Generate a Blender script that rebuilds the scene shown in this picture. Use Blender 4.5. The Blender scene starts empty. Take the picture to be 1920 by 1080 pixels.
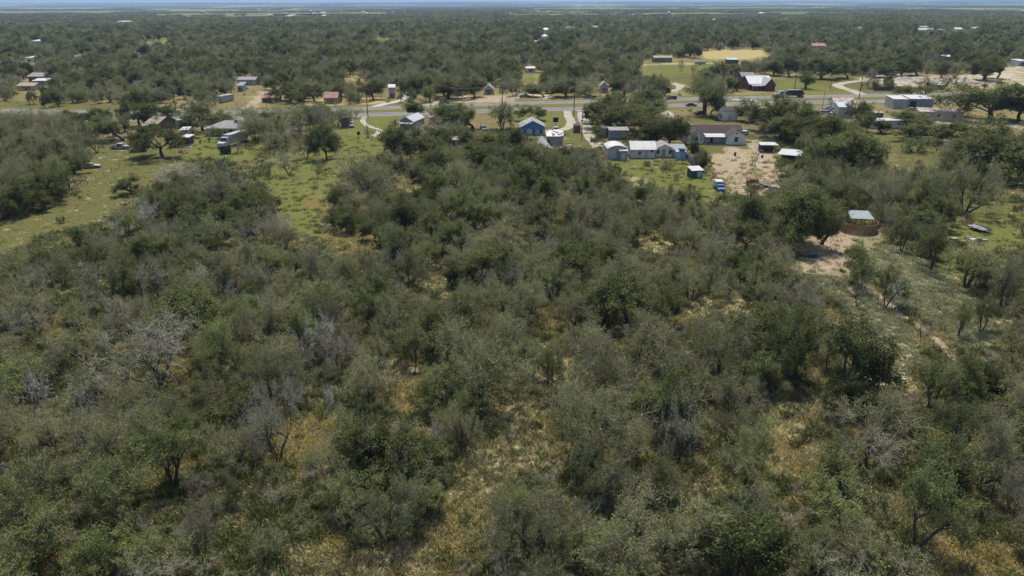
import bpy, math, random
import numpy as np
from mathutils import Matrix, Vector

random.seed(7)
RNG = np.random.default_rng(11)
SC = bpy.context.scene
COL = SC.collection

# ------------------------------------------------------------------ camera, sky, sun, exposure
CAM_H = 42.0
PITCH = math.radians(22.62)
ROLL = math.radians(-0.19)
FPX = 1280.0                       # focal length in pixels of a 1920 wide frame (24 mm on 36 mm)
FWD = np.array([0.0, math.cos(PITCH), -math.sin(PITCH)])
_u = np.array([0.0, math.sin(PITCH), math.cos(PITCH)])
_r = np.array([1.0, 0.0, 0.0])
RIGHT = _r * math.cos(ROLL) + _u * math.sin(ROLL)
UP = _u * math.cos(ROLL) - _r * math.sin(ROLL)
cam_data = bpy.data.cameras.new("camera")
cam_data.sensor_width = 36.0
cam_data.lens = 24.0
cam_data.clip_start = 0.5
cam_data.clip_end = 90000.0
cam = bpy.data.objects.new("camera", cam_data)
COL.objects.link(cam)
M = Matrix.Identity(4)
for i in range(3):
    M[i][0], M[i][1], M[i][2] = RIGHT[i], UP[i], -FWD[i]
M[2][3] = CAM_H
cam.matrix_world = M
SC.camera = cam

SUN_EL = math.radians(66)
SUN_AZ = math.radians(4)           # the sun stands high ahead of the camera, a touch to the right
world = bpy.data.worlds.new("World")
SC.world = world
world.use_nodes = True
wn = world.node_tree
for n in list(wn.nodes):
    wn.nodes.remove(n)
sky = wn.nodes.new("ShaderNodeTexSky")
sky.sky_type = 'NISHITA'
sky.sun_disc = False
sky.sun_elevation = SUN_EL
sky.sun_rotation = SUN_AZ
sky.altitude = 200
sky.air_density = 1.0
sky.dust_density = 2.6
sky.ozone_density = 1.4
bg = wn.nodes.new("ShaderNodeBackground")
bg.inputs[1].default_value = 0.118
wo = wn.nodes.new("ShaderNodeOutputWorld")
wn.links.new(sky.outputs[0], bg.inputs[0])
wn.links.new(bg.outputs[0], wo.inputs[0])

sun_data = bpy.data.lights.new("sun", 'SUN')
sun_data.energy = 3.2
sun_data.angle = math.radians(1.0)
sun_data.color = (1.0, 0.94, 0.84)
sun = bpy.data.objects.new("sun", sun_data)
COL.objects.link(sun)
d = Vector((-math.sin(SUN_AZ) * math.cos(SUN_EL), -math.cos(SUN_AZ) * math.cos(SUN_EL), -math.sin(SUN_EL)))
sun.rotation_euler = d.to_track_quat('-Z', 'Y').to_euler()
sun.location = (0, 0, 300)

SC.view_settings.view_transform = 'Standard'
SC.view_settings.look = 'None'
SC.view_settings.exposure = 0.87
SC.view_settings.gamma = 1.0
SC.render.engine = 'CYCLES'
cy = SC.cycles
cy.max_bounces = 8
cy.diffuse_bounces = 6
cy.glossy_bounces = 2
cy.transmission_bounces = 3
cy.transparent_max_bounces = 4
cy.volume_bounces = 0
cy.use_denoising = True
try:
    cy.denoiser = 'OPENIMAGEDENOISE'
    cy.denoising_input_passes = 'RGB_ALBEDO_NORMAL'
except Exception:
    pass

# ------------------------------------------------------------------ where a picture point lies on the ground
def at(px, py, z=0.0):
    dv = FWD + RIGHT * ((px - 960) / FPX) - UP * ((py - 540) / FPX)
    t = (z - CAM_H) / dv[2]
    return np.array([dv[0] * t, dv[1] * t, z])

def depth(p):
    return float((np.asarray(p, float) - np.array([0, 0, CAM_H])) @ FWD)

def project(P):
    Q = np.asarray(P, float) - np.array([0, 0, CAM_H])
    zc = Q @ FWD
    zc = np.where(zc < 1, 1, zc)
    return 960 + FPX * (Q @ RIGHT) / zc, 540 - FPX * (Q @ UP) / zc

def poly_ground(pts):
    return np.array([at(x, y)[:2] for x, y in pts])

def pip(x, y, poly):
    inside = np.zeros(np.shape(x), bool)
    n = len(poly)
    for i in range(n):
        x1, y1 = poly[i]
        x2, y2 = poly[(i + 1) % n]
        if y1 == y2:
            continue
        c = ((y1 > y) != (y2 > y)) & (x < (x2 - x1) * (y - y1) / (y2 - y1) + x1)
        inside ^= c
    return inside

def sdist(x, y, poly):
    """distance inside (+) or outside (-) the outline"""
    best = np.full(np.shape(x), 1e9)
    n = len(poly)
    for i in range(n):
        a = poly[i]
        b = poly[(i + 1) % n]
        ab = b - a
        L = ab @ ab + 1e-9
        t = np.clip(((x - a[0]) * ab[0] + (y - a[1]) * ab[1]) / L, 0, 1)
        best = np.minimum(best, np.hypot(x - a[0] - t * ab[0], y - a[1] - t * ab[1]))
    return np.where(pip(x, y, poly), best, -best)

def line_dist(x, y, line):
    best = np.full(np.shape(x), 1e9)
    for a, b in zip(line[:-1], line[1:]):
        ab = b - a
        L = ab @ ab + 1e-9
        t = np.clip(((x - a[0]) * ab[0] + (y - a[1]) * ab[1]) / L, 0, 1)
        best = np.minimum(best, np.hypot(x - a[0] - t * ab[0], y - a[1] - t * ab[1]))
    return best

_W = RNG.normal(size=(24, 2))
_W /= np.linalg.norm(_W, axis=1)[:, None]
_P = RNG.uniform(0, 6.28, 24)
def wob(x, y, scale):
    s = np.zeros(np.shape(x))
    for i in range(12):
        f = 6.28 / scale * (0.5 + 0.25 * i)
        s = s + np.sin(x * _W[i, 0] * f + y * _W[i, 1] * f + _P[i]) / (1 + 0.25 * i)
    return s / 2.6

# ------------------------------------------------------------------ mesh helpers
class MB:
    def __init__(self):
        self.v, self.f, self.m = [], [], []
        self.mats = []
    def mi(self, mat):
        if mat not in self.mats:
            self.mats.append(mat)
        return self.mats.index(mat)
    def add(self, verts, faces, mat):
        o = len(self.v)
        k = self.mi(mat)
        self.v += [tuple(map(float, p)) for p in verts]
        for f in faces:
            self.f.append(tuple(o + i for i in f))
            self.m.append(k)
        return self
    def box(self, c, s, mat, rz=0.0, taper=1.0):
        hx, hy, hz = s[0] / 2, s[1] / 2, s[2] / 2
        ca, sa = math.cos(rz), math.sin(rz)
        vs = []
        for z in (-1, 1):
            k = taper if z > 0 else 1.0
            for x, y in ((-1, -1), (1, -1), (1, 1), (-1, 1)):
                X, Y = x * hx * k, y * hy * k
                vs.append((c[0] + X * ca - Y * sa, c[1] + X * sa + Y * ca, c[2] + z * hz))
        return self.add(vs, [(3, 2, 1, 0), (4, 5, 6, 7), (0, 1, 5, 4), (1, 2, 6, 5), (2, 3, 7, 6), (3, 0, 4, 7)], mat)
    def prism(self, prof, axis, a, b, mat):
        """prof: outline points in the other two axes; extruded from a to b along axis ('x' or 'y' or 'z')"""
        n = len(prof)
        vs = []
        for t in (a, b):
            for p, q in prof:
                vs.append({'x': (t, p, q), 'y': (p, t, q), 'z': (p, q, t)}[axis])
        fs = [tuple(range(n))[::-1], tuple(range(n, 2 * n))]
        fs += [(i, (i + 1) % n, n + (i + 1) % n, n + i) for i in range(n)]
        return self.add(vs, fs, mat)
    def slab(self, quad, th, mat):
        """a flat plate of four or three corners with thickness th downwards"""
        n = len(quad)
        vs = [tuple(q) for q in quad] + [(q[0], q[1], q[2] - th) for q in quad]
        fs = [tuple(range(n)), tuple(range(n, 2 * n))[::-1]] + [(i, n + i, n + (i + 1) % n, (i + 1) % n) for i in range(n)]
        return self.add(vs, fs, mat)
    def tube(self, p0, p1, r0, r1, mat, n=8):
        p0, p1 = Vector(p0), Vector(p1)
        dd = (p1 - p0).normalized()
        a = dd.orthogonal().normalized()
        b = dd.cross(a)
        vs = []
        for p, r in ((p0, r0), (p1, r1)):
            for i in range(n):
                t = 2 * math.pi * i / n
                vs.append(p + (a * math.cos(t) + b * math.sin(t)) * r)
        fs = [(i, (i + 1) % n, n + (i + 1) % n, n + i) for i in range(n)] + [tuple(range(n))[::-1], tuple(range(n, 2 * n))]
        return self.add(vs, fs, mat)
    def mesh(self, name):
        me = bpy.data.meshes.new(name)
        me.from_pydata(self.v, [], self.f)
        for m in self.mats:
            me.materials.append(m)
        me.polygons.foreach_set("material_index", self.m)
        me.update()
        return me
    def build(self, name, parent=None, **tags):
        return link(name, self.mesh(name), parent, **tags)

def link(name, data, parent=None, loc=None, rz=0.0, **tags):
    o = bpy.data.objects.new(name, data)
    COL.objects.link(o)
    if parent is not None:
        o.parent = parent
    if loc is not None:
        o.location = tuple(map(float, loc))
    o.rotation_euler[2] = rz
    for k, v in tags.items():
        if v:
            o[k] = v
    return o

def thing(name, label, category, loc, rz=0.0, group=None):
    return link(name, None, None, loc, rz, label=label, category=category, group=group)

def copy_tree(o, parent=None):
    c = o.copy()
    COL.objects.link(c)
    if parent is not None:
        c.parent = parent
    for ch in list(o.children):
        copy_tree(ch, c)
    return c

def np_mesh(name, V, quads, mats, midx=None, attr=None, cattrs=None, smooth=False):
    me = bpy.data.meshes.new(name)
    V = np.ascontiguousarray(V, np.float32)
    quads = np.ascontiguousarray(quads, np.int32)
    k = quads.shape[1]
    me.vertices.add(len(V))
    me.vertices.foreach_set("co", V.ravel())
    me.loops.add(quads.size)
    me.loops.foreach_set("vertex_index", quads.ravel())
    me.polygons.add(len(quads))
    me.polygons.foreach_set("loop_start", np.arange(0, quads.size, k, dtype=np.int32))
    me.polygons.foreach_set("loop_total", np.full(len(quads), k, np.int32))
    for m in mats:
        me.materials.append(m)
    if midx is not None:
        me.polygons.foreach_set("material_index", np.ascontiguousarray(midx, np.int32))
    if smooth:
        me.polygons.foreach_set("use_smooth", np.ones(len(quads), bool))
    if attr is not None:
        a = me.attributes.new("rnd", 'FLOAT', 'POINT')
        a.data.foreach_set("value", np.ascontiguousarray(attr, np.float32))
    for nm, arr in (cattrs or {}).items():
        a = me.attributes.new(nm, 'FLOAT_COLOR', 'POINT')
        a.data.foreach_set("color", np.ascontiguousarray(arr, np.float32).ravel())
    me.update(calc_edges=True)
    return me

# ------------------------------------------------------------------ materials
def nodes_of(name):
    m = bpy.data.materials.new(name)
    m.use_nodes = True
    nt = m.node_tree
    for n in list(nt.nodes):
        nt.nodes.remove(n)
    out = nt.nodes.new("ShaderNodeOutputMaterial")
    return m, nt, out

def mixc(nt, fac, a, b, mode='MIX'):
    n = nt.nodes.new("ShaderNodeMix")
    n.data_type = 'RGBA'
    n.blend_type = mode
    for sock, val in ((n.inputs[0], fac), (n.inputs[6], a), (n.inputs[7], b)):
        if hasattr(val, 'links') or hasattr(val, 'is_linked'):
            nt.links.new(val, sock)
        elif isinstance(val, (tuple, list)):
            sock.default_value = (*val[:3], 1.0)
        else:
            sock.default_value = val
    return n.outputs[2]

def noise(nt, vec, scale, detail=3, rough=0.55):
    n = nt.nodes.new("ShaderNodeTexNoise")
    n.inputs['Scale'].default_value = scale
    n.inputs['Detail'].default_value = detail
    n.inputs['Roughness'].default_value = rough
    if vec is not None:
        nt.links.new(vec, n.inputs['Vector'])
    return n.outputs['Fac']

def ramp(nt, fac, lo, hi):
    n = nt.nodes.new("ShaderNodeMapRange")
    n.inputs['From Min'].default_value = lo
    n.inputs['From Max'].default_value = hi
    n.interpolation_type = 'SMOOTHSTEP'
    nt.links.new(fac, n.inputs['Value'])
    return n.outputs['Result']

def math_n(nt, op, a, b=None):
    n = nt.nodes.new("ShaderNodeMath")
    n.operation = op
    for s, v in ((n.inputs[0], a), (n.inputs[1], b)):
        if v is None:
            continue
        if hasattr(v, 'is_linked'):
            nt.links.new(v, s)
        else:
            s.default_value = v
    return n.outputs[0]

def surf(name, col, rough=0.8, metal=0.0, var=0.25, scale=0.8, col2=None, thr=(0.5, 0.7), ribs=None, fine=6.0):
    """a weathered solid surface: base colour, slow and fine variation, an optional second colour (rust, dirt)"""
    col = tuple(c * .62 for c in col)
    col2 = tuple(c * .62 for c in col2) if col2 else None
    m, nt, out = nodes_of(name)
    tc = nt.nodes.new("ShaderNodeTexCoord").outputs['Object']
    n1 = noise(nt, tc, scale, 4)
    n2 = noise(nt, tc, fine, 3)
    lo = tuple(c * (1 - var) for c in col)
    hi = tuple(min(1, c * (1 + var)) for c in col)
    c = mixc(nt, ramp(nt, n1, 0.3, 0.7), lo, hi)
    c = mixc(nt, math_n(nt, 'MULTIPLY', ramp(nt, n2, 0.35, 0.75), 0.5 * var + 0.05), c, tuple(0.6 * x for x in col))
    if col2:
        n3 = noise(nt, tc, scale * 1.7, 5, 0.65)
        c = mixc(nt, ramp(nt, n3, *thr), c, col2)
    b = nt.nodes.new("ShaderNodeBsdfPrincipled")
    nt.links.new(c, b.inputs['Base Color'])
    b.inputs['Roughness'].default_value = rough
    b.inputs['Metallic'].default_value = metal
    if ribs:
        w = nt.nodes.new("ShaderNodeTexWave")
        w.bands_direction = ribs[0]
        w.inputs['Scale'].default_value = ribs[1]
        nt.links.new(tc, w.inputs['Vector'])
        bp = nt.nodes.new("ShaderNodeBump")
        bp.inputs['Distance'].default_value = 0.03
        bp.inputs['Strength'].default_value = 0.6
        nt.links.new(w.outputs['Fac'], bp.inputs['Height'])
        nt.links.new(bp.outputs[0], b.inputs['Normal'])
    nt.links.new(b.outputs[0], out.inputs[0])
    return m

def leafmat(name, ca, cb, cc, transl=0.3, hue=0.35, k=1.0):
    """ca/cb: range from leaf to leaf; cc: tint some whole trees lean to"""
    m, nt, out = nodes_of(name)
    at_ = nt.nodes.new("ShaderNodeAttribute")
    at_.attribute_name = "rnd"
    oi = nt.nodes.new("ShaderNodeObjectInfo")
    c = mixc(nt, at_.outputs['Fac'], ca, cb)
    c = mixc(nt, math_n(nt, 'MULTIPLY', oi.outputs['Random'], hue), c, cc)
    r2 = math_n(nt, 'FRACT', math_n(nt, 'MULTIPLY', oi.outputs['Random'], 37.7))
    br = math_n(nt, 'ADD', math_n(nt, 'MULTIPLY', r2, 0.6), 0.70)
    g = nt.nodes.new("ShaderNodeVectorMath")
    g.operation = 'SCALE'
    nt.links.new(c, g.inputs[0])
    nt.links.new(br, g.inputs['Scale'])
    df = nt.nodes.new("ShaderNodeBsdfDiffuse")
    tr = nt.nodes.new("ShaderNodeBsdfTranslucent")
    nt.links.new(g.outputs[0], df.inputs[0])
    nt.links.new(g.outputs[0], tr.inputs[0])
    mx = nt.nodes.new("ShaderNodeMixShader")
    mx.inputs[0].default_value = transl
    nt.links.new(df.outputs[0], mx.inputs[1])
    nt.links.new(tr.outputs[0], mx.inputs[2])
    nt.links.new(mx.outputs[0], out.inputs[0])
    return m

def plain(name, col, rough=0.9):
    m, nt, out = nodes_of(name)
    oi = nt.nodes.new("ShaderNodeObjectInfo")
    c = mixc(nt, oi.outputs['Random'], tuple(0.75 * x for x in col), tuple(1.2 * x for x in col))
    df = nt.nodes.new("ShaderNodeBsdfDiffuse")
    nt.links.new(c, df.inputs[0])
    nt.links.new(df.outputs[0], out.inputs[0])
    return m

LEAF = {
    'mesquite': leafmat("mesquite_leaf", (0.142, 0.152, 0.062), (0.225, 0.232, 0.112), (0.232, 0.214, 0.116), .36),
    'oak': leafmat("oak_leaf", (0.070, 0.086, 0.029), (0.142, 0.160, 0.060), (0.138, 0.142, 0.058), .34),
    'elm': leafmat("elm_leaf", (0.100, 0.120, 0.038), (0.190, 0.212, 0.080), (0.188, 0.190, 0.078), .38),
    'half': leafmat("thin_leaf", (0.150, 0.150, 0.080), (0.232, 0.230, 0.135), (0.230, 0.212, 0.138), .38),
}
TWIG = plain("grey_twig", (0.36, 0.33, 0.27))
TWIGD = plain("bleached_twig", (0.52, 0.49, 0.44))
BARK = plain("dark_bark", (0.075, 0.065, 0.058))
BARKD = plain("weathered_wood", (0.17, 0.16, 0.15))

# ------------------------------------------------------------------ trees
def nrm(a):
    return a / (np.linalg.norm(a, axis=-1, keepdims=True) + 1e-9)

def tubes(P0, P1, R0, R1, k):
    n = len(P0)
    d_ = nrm(P1 - P0)
    ref = np.where(np.abs(d_[:, 2:3]) < 0.8, np.array([[0, 0, 1.0]]), np.array([[1.0, 0, 0]]))
    a = nrm(np.cross(d_, ref))
    b = np.cross(d_, a)
    th = np.arange(k) * 2 * math.pi / k
    ring = a[:, None, :] * np.cos(th)[None, :, None] + b[:, None, :] * np.sin(th)[None, :, None]
    V = np.concatenate([P0[:, None, :] + ring * R0[:, None, None], P1[:, None, :] + ring * R1[:, None, None]], 1)
    base = (np.arange(n) * 2 * k)[:, None]
    i = np.arange(k)[None, :]
    j = (i + 1) % k
    Q = np.stack([base + i, base + j, base + k + j, base + k + i], -1).reshape(-1, 4)
    return V.reshape(-1, 3), Q

def leaves(rng, C, D, size, elong, upb):
    n = len(C)
    a = nrm(D + rng.normal(size=(n, 3)) * 0.9)
    nn = rng.normal(size=(n, 3)) + np.array([0, 0, upb])
    b = nrm(np.cross(nn, a))
    s = size * rng.uniform(0.6, 1.4, n)[:, None]
    V = np.stack([C - a * s * 0.5, C + b * s * elong * 0.5, C + a * s * 0.5, C - b * s * elong * 0.5], 1).reshape(-1, 3)
    Q = (np.arange(n) * 4)[:, None] + np.arange(4)[None, :]
    return V, Q

def grow(seed, spec):
    """spec: stems, then per level (children, length ratio, angle, wobble, upward pull)"""
    rng = np.random.default_rng(seed)
    ns = spec['stems']
    az = rng.uniform(0, 6.28) + np.arange(ns) * 6.28 / ns + rng.normal(size=ns) * 0.3
    lean = spec['lean'] * rng.uniform(0.6, 1.3, ns)
    dirs = np.stack([np.cos(az) * np.sin(lean), np.sin(az) * np.sin(lean), np.cos(lean)], 1)
    pos = dirs * np.array([0.18, 0.18, 0]) * (ns > 1) + np.array([0, 0, -0.15])
    L = spec['len'] * rng.uniform(0.85, 1.15, ns)
    R = spec['rad'] * rng.uniform(0.75, 1.1, ns)
    out = []
    S0 = [4, 4, 3, 2, 2, 1]
    for lv, (nc, ratio, ang, wb, trop) in enumerate(spec['levels']):
        S = S0[lv]
        pts = [pos]
        dl = [dirs]
        dd = dirs
        for s in range(S):
            dd = nrm(dd + rng.normal(size=dd.shape) * wb + np.array([0, 0, trop]))
            dl.append(dd)
            pts.append(pts[-1] + dd * (L / S)[:, None])
        pts = np.stack(pts, 1)
        dl = np.stack(dl, 1)
        tap = 0.55
        rad = R[:, None] * np.linspace(1, tap, S + 1)[None, :]
        out.append((pts, rad, lv))
        if nc == 0:
            break
        n = len(pos)
        t = rng.uniform(spec.get('t0', 0.35), 1.0, (n, nc))
        t[:, 0] = 1.0
        f = t * S
        i = np.minimum(f.astype(int), S - 1)
        w = (f - i)[..., None]
        rows = np.arange(n)[:, None]
        cp = pts[rows, i] * (1 - w) + pts[rows, i + 1] * w
        cd = dl[rows, i + 1]
        perp = rng.normal(size=cd.shape)
        perp = nrm(perp - (perp * cd).sum(-1, keepdims=True) * cd)
        A = ang * rng.uniform(0.6, 1.4, (n, nc))
        A[:, 0] *= 0.45
        nd = nrm(cd * np.cos(A)[..., None] + perp * np.sin(A)[..., None])
        nl = L[:, None] * ratio * rng.uniform(0.7, 1.25, (n, nc))
        nr = (R[:, None] * (1 - (1 - tap) * t)) * 0.62
        pos, dirs, L, R = cp.reshape(-1, 3), nd.reshape(-1, 3), nl.reshape(-1), nr.reshape(-1)
        keep = (lv > 1) | (rng.random(len(pos)) > (.2 if ns > 1 else .05))
        keep &= (pos[:, 2] + dirs[:, 2] * L > spec.get('zmin', 0.4)) & (rng.random(len(pos)) > spec.get('prune', 0.05))
        pos, dirs, L, R = pos[keep], dirs[keep], L[keep], R[keep]
    return rng, out

SPEC = {
    'mesquite': dict(stems=4, lean=0.55, len=1.9, rad=0.13, zmin=0.7, levels=[(5, .85, .6, .18, .05), (5, .75, .7, .2, .03), (5, .68, .8, .22, .0), (5, .62, .8, .2, -.03), (0, 0, 0, .2, -.05)],
                     leaf=0.15, nleaf=8, elong=0.38, off=0.10, upb=0.6),
    'oak': dict(stems=1, lean=0.1, len=1.7, rad=0.26, zmin=1.1, t0=0.5, levels=[(6, 1.15, .95, .12, .03), (6, .72, .7, .2, .06), (6, .62, .8, .2, .04), (5, .55, .8, .2, .0), (0, 0, 0, .2, 0)],
                leaf=0.17, nleaf=18, elong=0.6, off=0.16, upb=1.0),
    'elm': dict(stems=2, lean=0.28, len=2.1, rad=0.16, zmin=0.9, t0=0.35, levels=[(6, .8, .7, .15, .06), (6, .68, .7, .2, .05), (5, .62, .8, .2, .02), (5, .6, .8, .2, .0), (0, 0, 0, .2, 0)],
                leaf=0.135, nleaf=10, elong=0.55, off=0.12, upb=0.8),
    'half': dict(stems=3, lean=0.5, len=2.1, rad=0.14, zmin=0.8, levels=[(5, .85, .6, .22, .05), (5, .75, .75, .25, .02), (5, .68, .8, .28, .0), (5, .62, .8, .25, -.03), (0, 0, 0, .25, -.03)],
                 leaf=0.13, nleaf=3, elong=0.4, off=0.10, upb=0.6),
    'dead': dict(stems=2, lean=0.32, len=2.4, rad=0.15, zmin=1.0, prune=.12, levels=[(6, .8, .7, .25, .04), (6, .72, .75, .28, .02), (6, .66, .8, .3, .0), (6, .6, .8, .3, -.02), (0, 0, 0, .3, -.02)],
                 leaf=0.1, nleaf=0, elong=0.4, off=0.1, upb=0.5),
    'bush': dict(stems=6, lean=0.7, len=0.8, rad=0.05, zmin=0.1, levels=[(5, .8, .6, .2, .06), (5, .7, .7, .2, .04), (4, .65, .8, .2, .02), (0, 0, 0, .2, 0)],
                 leaf=0.14, nleaf=5, elong=0.5, off=0.12, upb=0.6),
}
NPROTO = {'mesquite': 6, 'oak': 4, 'elm': 3, 'half': 4, 'dead': 3, 'bush': 3}
KINDS = list(NPROTO)

def build_meshes(kind, seed, lod):
    sp = SPEC[kind]
    rng, lv = grow(seed, sp)
    dead = kind == 'dead'
    bark, twig = (BARKD, TWIGD) if dead else (BARK, TWIG)
    last = len(lv) - 1
    sides = [7, 5, 4, 3, 3, 3]
    tv, tq, to = [], [], 0
    cvs, cq, cm, ca, co = [], [], [], [], 0
    ls, le = None, None
    for k, (pts, rad, _) in enumerate(lv):
        P0, P1 = pts[:, :-1].reshape(-1, 3), pts[:, 1:].reshape(-1, 3)
        R0, R1 = rad[:, :-1].reshape(-1), rad[:, 1:].reshape(-1)
        if k <= (2 if not dead else 2):
            if lod == 2 and k > 1:
                continue
            V, Q = tubes(P0, P1, R0, R1, sides[k] if lod == 0 else 3)
            tv.append(V); tq.append(Q + to); to += len(V)
        else:
            if lod == 2 and not dead:
                continue
            if lod == 1 and k == last and kind != 'dead' and kind != 'half':
                continue
            if lod == 2:
                if k == last: continue
                R0, R1 = R0 * 2.2, R1 * 2.2
            if lod == 1 and dead:
                R0, R1 = R0 * 1.5, R1 * 1.5
            mn = 0.008 if lod == 0 else 0.014
            if kind in ('mesquite', 'oak', 'elm') and k == last:
                sel = rng.random(len(P0)) < .35
                P0, P1, R0, R1 = P0[sel], P1[sel], R0[sel], R1[sel]
            V, Q = tubes(P0, P1, np.maximum(R0, mn), np.maximum(R1, mn * 0.7), 3)
            cvs.append(V); cq.append(Q + co); co += len(V)
            cm.append(np.zeros(len(Q), int)); ca.append(np.full(len(V), 0.5))
    pts = lv[-1][0]
    n = len(pts)
    per = sp['nleaf'] * {0: 1.0, 1: 0.3, 2: 0.05}[lod]
    m = int(n * per)
    if m:
        idx = rng.integers(0, n, m) if lod else np.concatenate([np.arange(n)] * int(max(1, math.ceil(per))))[:m]
        t = rng.random(len(idx))[:, None]
        C = pts[idx, 0] * (1 - t) + pts[idx, -1] * t + rng.normal(size=(len(idx), 3)) * sp['off']
        Dv = pts[idx, -1] - pts[idx, 0]
        size = sp['leaf'] * {0: 1.0, 1: 1.8, 2: 4.2}[lod]
        V, Q = leaves(rng, C, nrm(Dv), size, min(0.8, sp['elong'] * (1 + 0.3 * lod)), sp['upb'])
        r = rng.random(len(idx))
        # neighbouring sprays share a tone, so the crown shows lighter and darker clumps
        tone = np.clip(0.5 + 0.35 * wob(C[:, 0] * 3 + seed, C[:, 1] * 3 + C[:, 2] * 4, 6.0) + (r - 0.5) * 0.7, 0, 1)
        cvs.append(V); cq.append(Q + co); co += len(V)
        cm.append(np.ones(len(Q), int)); ca.append(np.repeat(tone, 4))
    tv, tq = np.concatenate(tv), np.concatenate(tq)
    leafm = LEAF['elm'] if kind == 'bush' else LEAF.get(kind, LEAF['mesquite'])
    if cvs:
        cv, cqq = np.concatenate(cvs), np.concatenate(cq)
        tips = lv[-1][0][:, -1]
        H = float(np.percentile(tips[:, 2], 99.5))
        Rr = float(np.percentile(np.hypot(tips[:, 0], tips[:, 1]), 97))
    trunk = (tv, tq)
    crown = (cv, cqq, np.concatenate(cm), np.concatenate(ca))
    return trunk, crown, [bark], [twig, leafm], H, Rr

PROTO = {}     # kind -> list of dict(trunk, crown, H, R)
GN_T, GN_C, GN_1 = (bpy.data.collections.new(n) for n in ("trunk_library", "crown_library", "far_tree_library"))
GN_INDEX = {}
_gi = 0
LOD2 = {}
for kind in KINDS:
    PROTO[kind] = []
    for i in range(NPROTO[kind]):
        seed = 100 * KINDS.index(kind) + i + 3
        T, Cn, mt, mc, H, Rr = build_meshes(kind, seed, 0)
        tm = np_mesh("trunk", T[0], T[1], mt, smooth=True)
        cmh = np_mesh("crown", Cn[0], Cn[1], mc, Cn[2], Cn[3])
        GN_T.objects.link(bpy.data.objects.new("a%02d_trunk" % _gi, tm))
        GN_C.objects.link(bpy.data.objects.new("a%02d_crown" % _gi, cmh))
        T1, C1, mt1, mc1, H1, R1 = build_meshes(kind, seed, 1)
        V = np.concatenate([T1[0], C1[0]])
        Q = np.concatenate([T1[1], C1[1] + len(T1[0])])
        mi = np.concatenate([np.zeros(len(T1[1]), int), C1[2] + 1])
        at1 = np.concatenate([np.full(len(T1[0]), .5), C1[3]])
        GN_1.objects.link(bpy.data.objects.new("a%02d_tree" % _gi, np_mesh("far_tree", V, Q, mt1 + mc1, mi, at1)))
        PROTO[kind].append(dict(trunk=tm, crown=cmh, H=H, R=Rr, gi=_gi))
        if i < 2:
            T2, C2, _, _, _, _ = build_meshes(kind, seed, 2)
            LOD2.setdefault(kind, []).append((T2, C2, H, Rr))
        _gi += 1

# ------------------------------------------------------------------ the ground and what covers it
ZP = {}   # zone -> list of (outline on the ground, softness in metres)
def zone(z, pts, soft=1.0):
    ZP.setdefault(z, []).append((poly_ground(pts), soft))

FAR_LINE = [(-300, 207), (0, 208), (240, 212), (345, 212), (560, 207), (730, 202), (960, 194), (1127, 190), (1274, 186), (1404, 183), (1523, 181), (1690, 178), (1801, 176), (1920, 174), (2300, 166)]
NEAR_LINE = [(-300, 221), (0, 222), (200, 224), (361, 222), (560, 218), (674, 215.5), (758, 213), (988, 206), (1099, 203.5), (1274, 197.5), (1523, 191.5), (1651, 190), (1787, 187.5), (1920, 185), (2300, 178)]
FL = [at(x, y)[:2] for x, y in FAR_LINE]
NL = [at(x, y)[:2] for x, y in NEAR_LINE]

# bright green grass
zone('lush', [(618, 222), (745, 218), (752, 236), (728, 290), (690, 302), (640, 332), (612, 380), (604, 440), (560, 470), (500, 445), (470, 360), (500, 300), (560, 270), (630, 255)], 2)
zone('lush', [(345, 252), (470, 255), (505, 275), (480, 305), (340, 300)], 2)
zone('lush', [(1150, 299), (1290, 297), (1335, 330), (1350, 362), (1395, 400), (1200, 355), (1110, 325)], 1)
zone('lush', [(1460, 152), (1500, 150), (1560, 165), (1600, 172), (1460, 176)], 2)
zone('lush', [(1208, 118), (1335, 116), (1405, 122), (1390, 130), (1280, 138), (1240, 150), (1215, 135)], 2)
zone('lush', [(1770, 420), (1920, 400), (1920, 470), (1840, 480), (1790, 450)], 3)
zone('lush', [(1730, 440), (1790, 430), (1830, 520), (1800, 540), (1720, 480)], 2)
zone('lush', [(900, 214), (1075, 210), (1070, 236), (1030, 236), (960, 222)], 2)
zone('lush', [(1740, 120), (1800, 118), (1800, 124), (1740, 126)], 2)
zone('lush', [(268, 76), (318, 68), (322, 72), (275, 80)], 4)
zone('lush', [(700, 69), (736, 68), (736, 74), (700, 74)], 4)
zone('lush', [(985, 130), (1010, 128), (1005, 152), (985, 155)], 3)
# olive, half dry grass
zone('olive', [(-260, 560), (0, 478), (60, 452), (130, 427), (200, 417), (245, 367), (295, 337), (355, 307), (365, 291), (300, 291), (250, 306), (165, 348), (90, 392), (0, 425), (-300, 500)], 1)
zone('olive', [(140, 335), (150, 268), (300, 258), (350, 290), (230, 330), (170, 350)], 2)
zone('olive', [(1640, 250), (1760, 262), (1800, 300), (1920, 322), (1920, 420), (1850, 420), (1700, 385), (1640, 320)], 3)
zone('olive', [(1240, 140), (1400, 122), (1405, 168), (1270, 172)], 3)
zone('olive', [(1240, 222), (1400, 205), (1400, 235), (1260, 232)], 2)
zone('olive', [(0, 188), (60, 190), (250, 196), (345, 200), (345, 210), (0, 206)], 2)
zone('olive', [(1000, 235), (1110, 235), (1130, 275), (1020, 285)], 2)
zone('olive', [(1270, 268), (1410, 268), (1440, 290), (1330, 300)], 2)
zone('olive', [(1440, 150), (1600, 140), (1660, 150), (1600, 172), (1460, 170)], 3)
zone('olive', [(1600, 162), (1920, 158), (1920, 172), (1600, 176)], 2)
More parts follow.
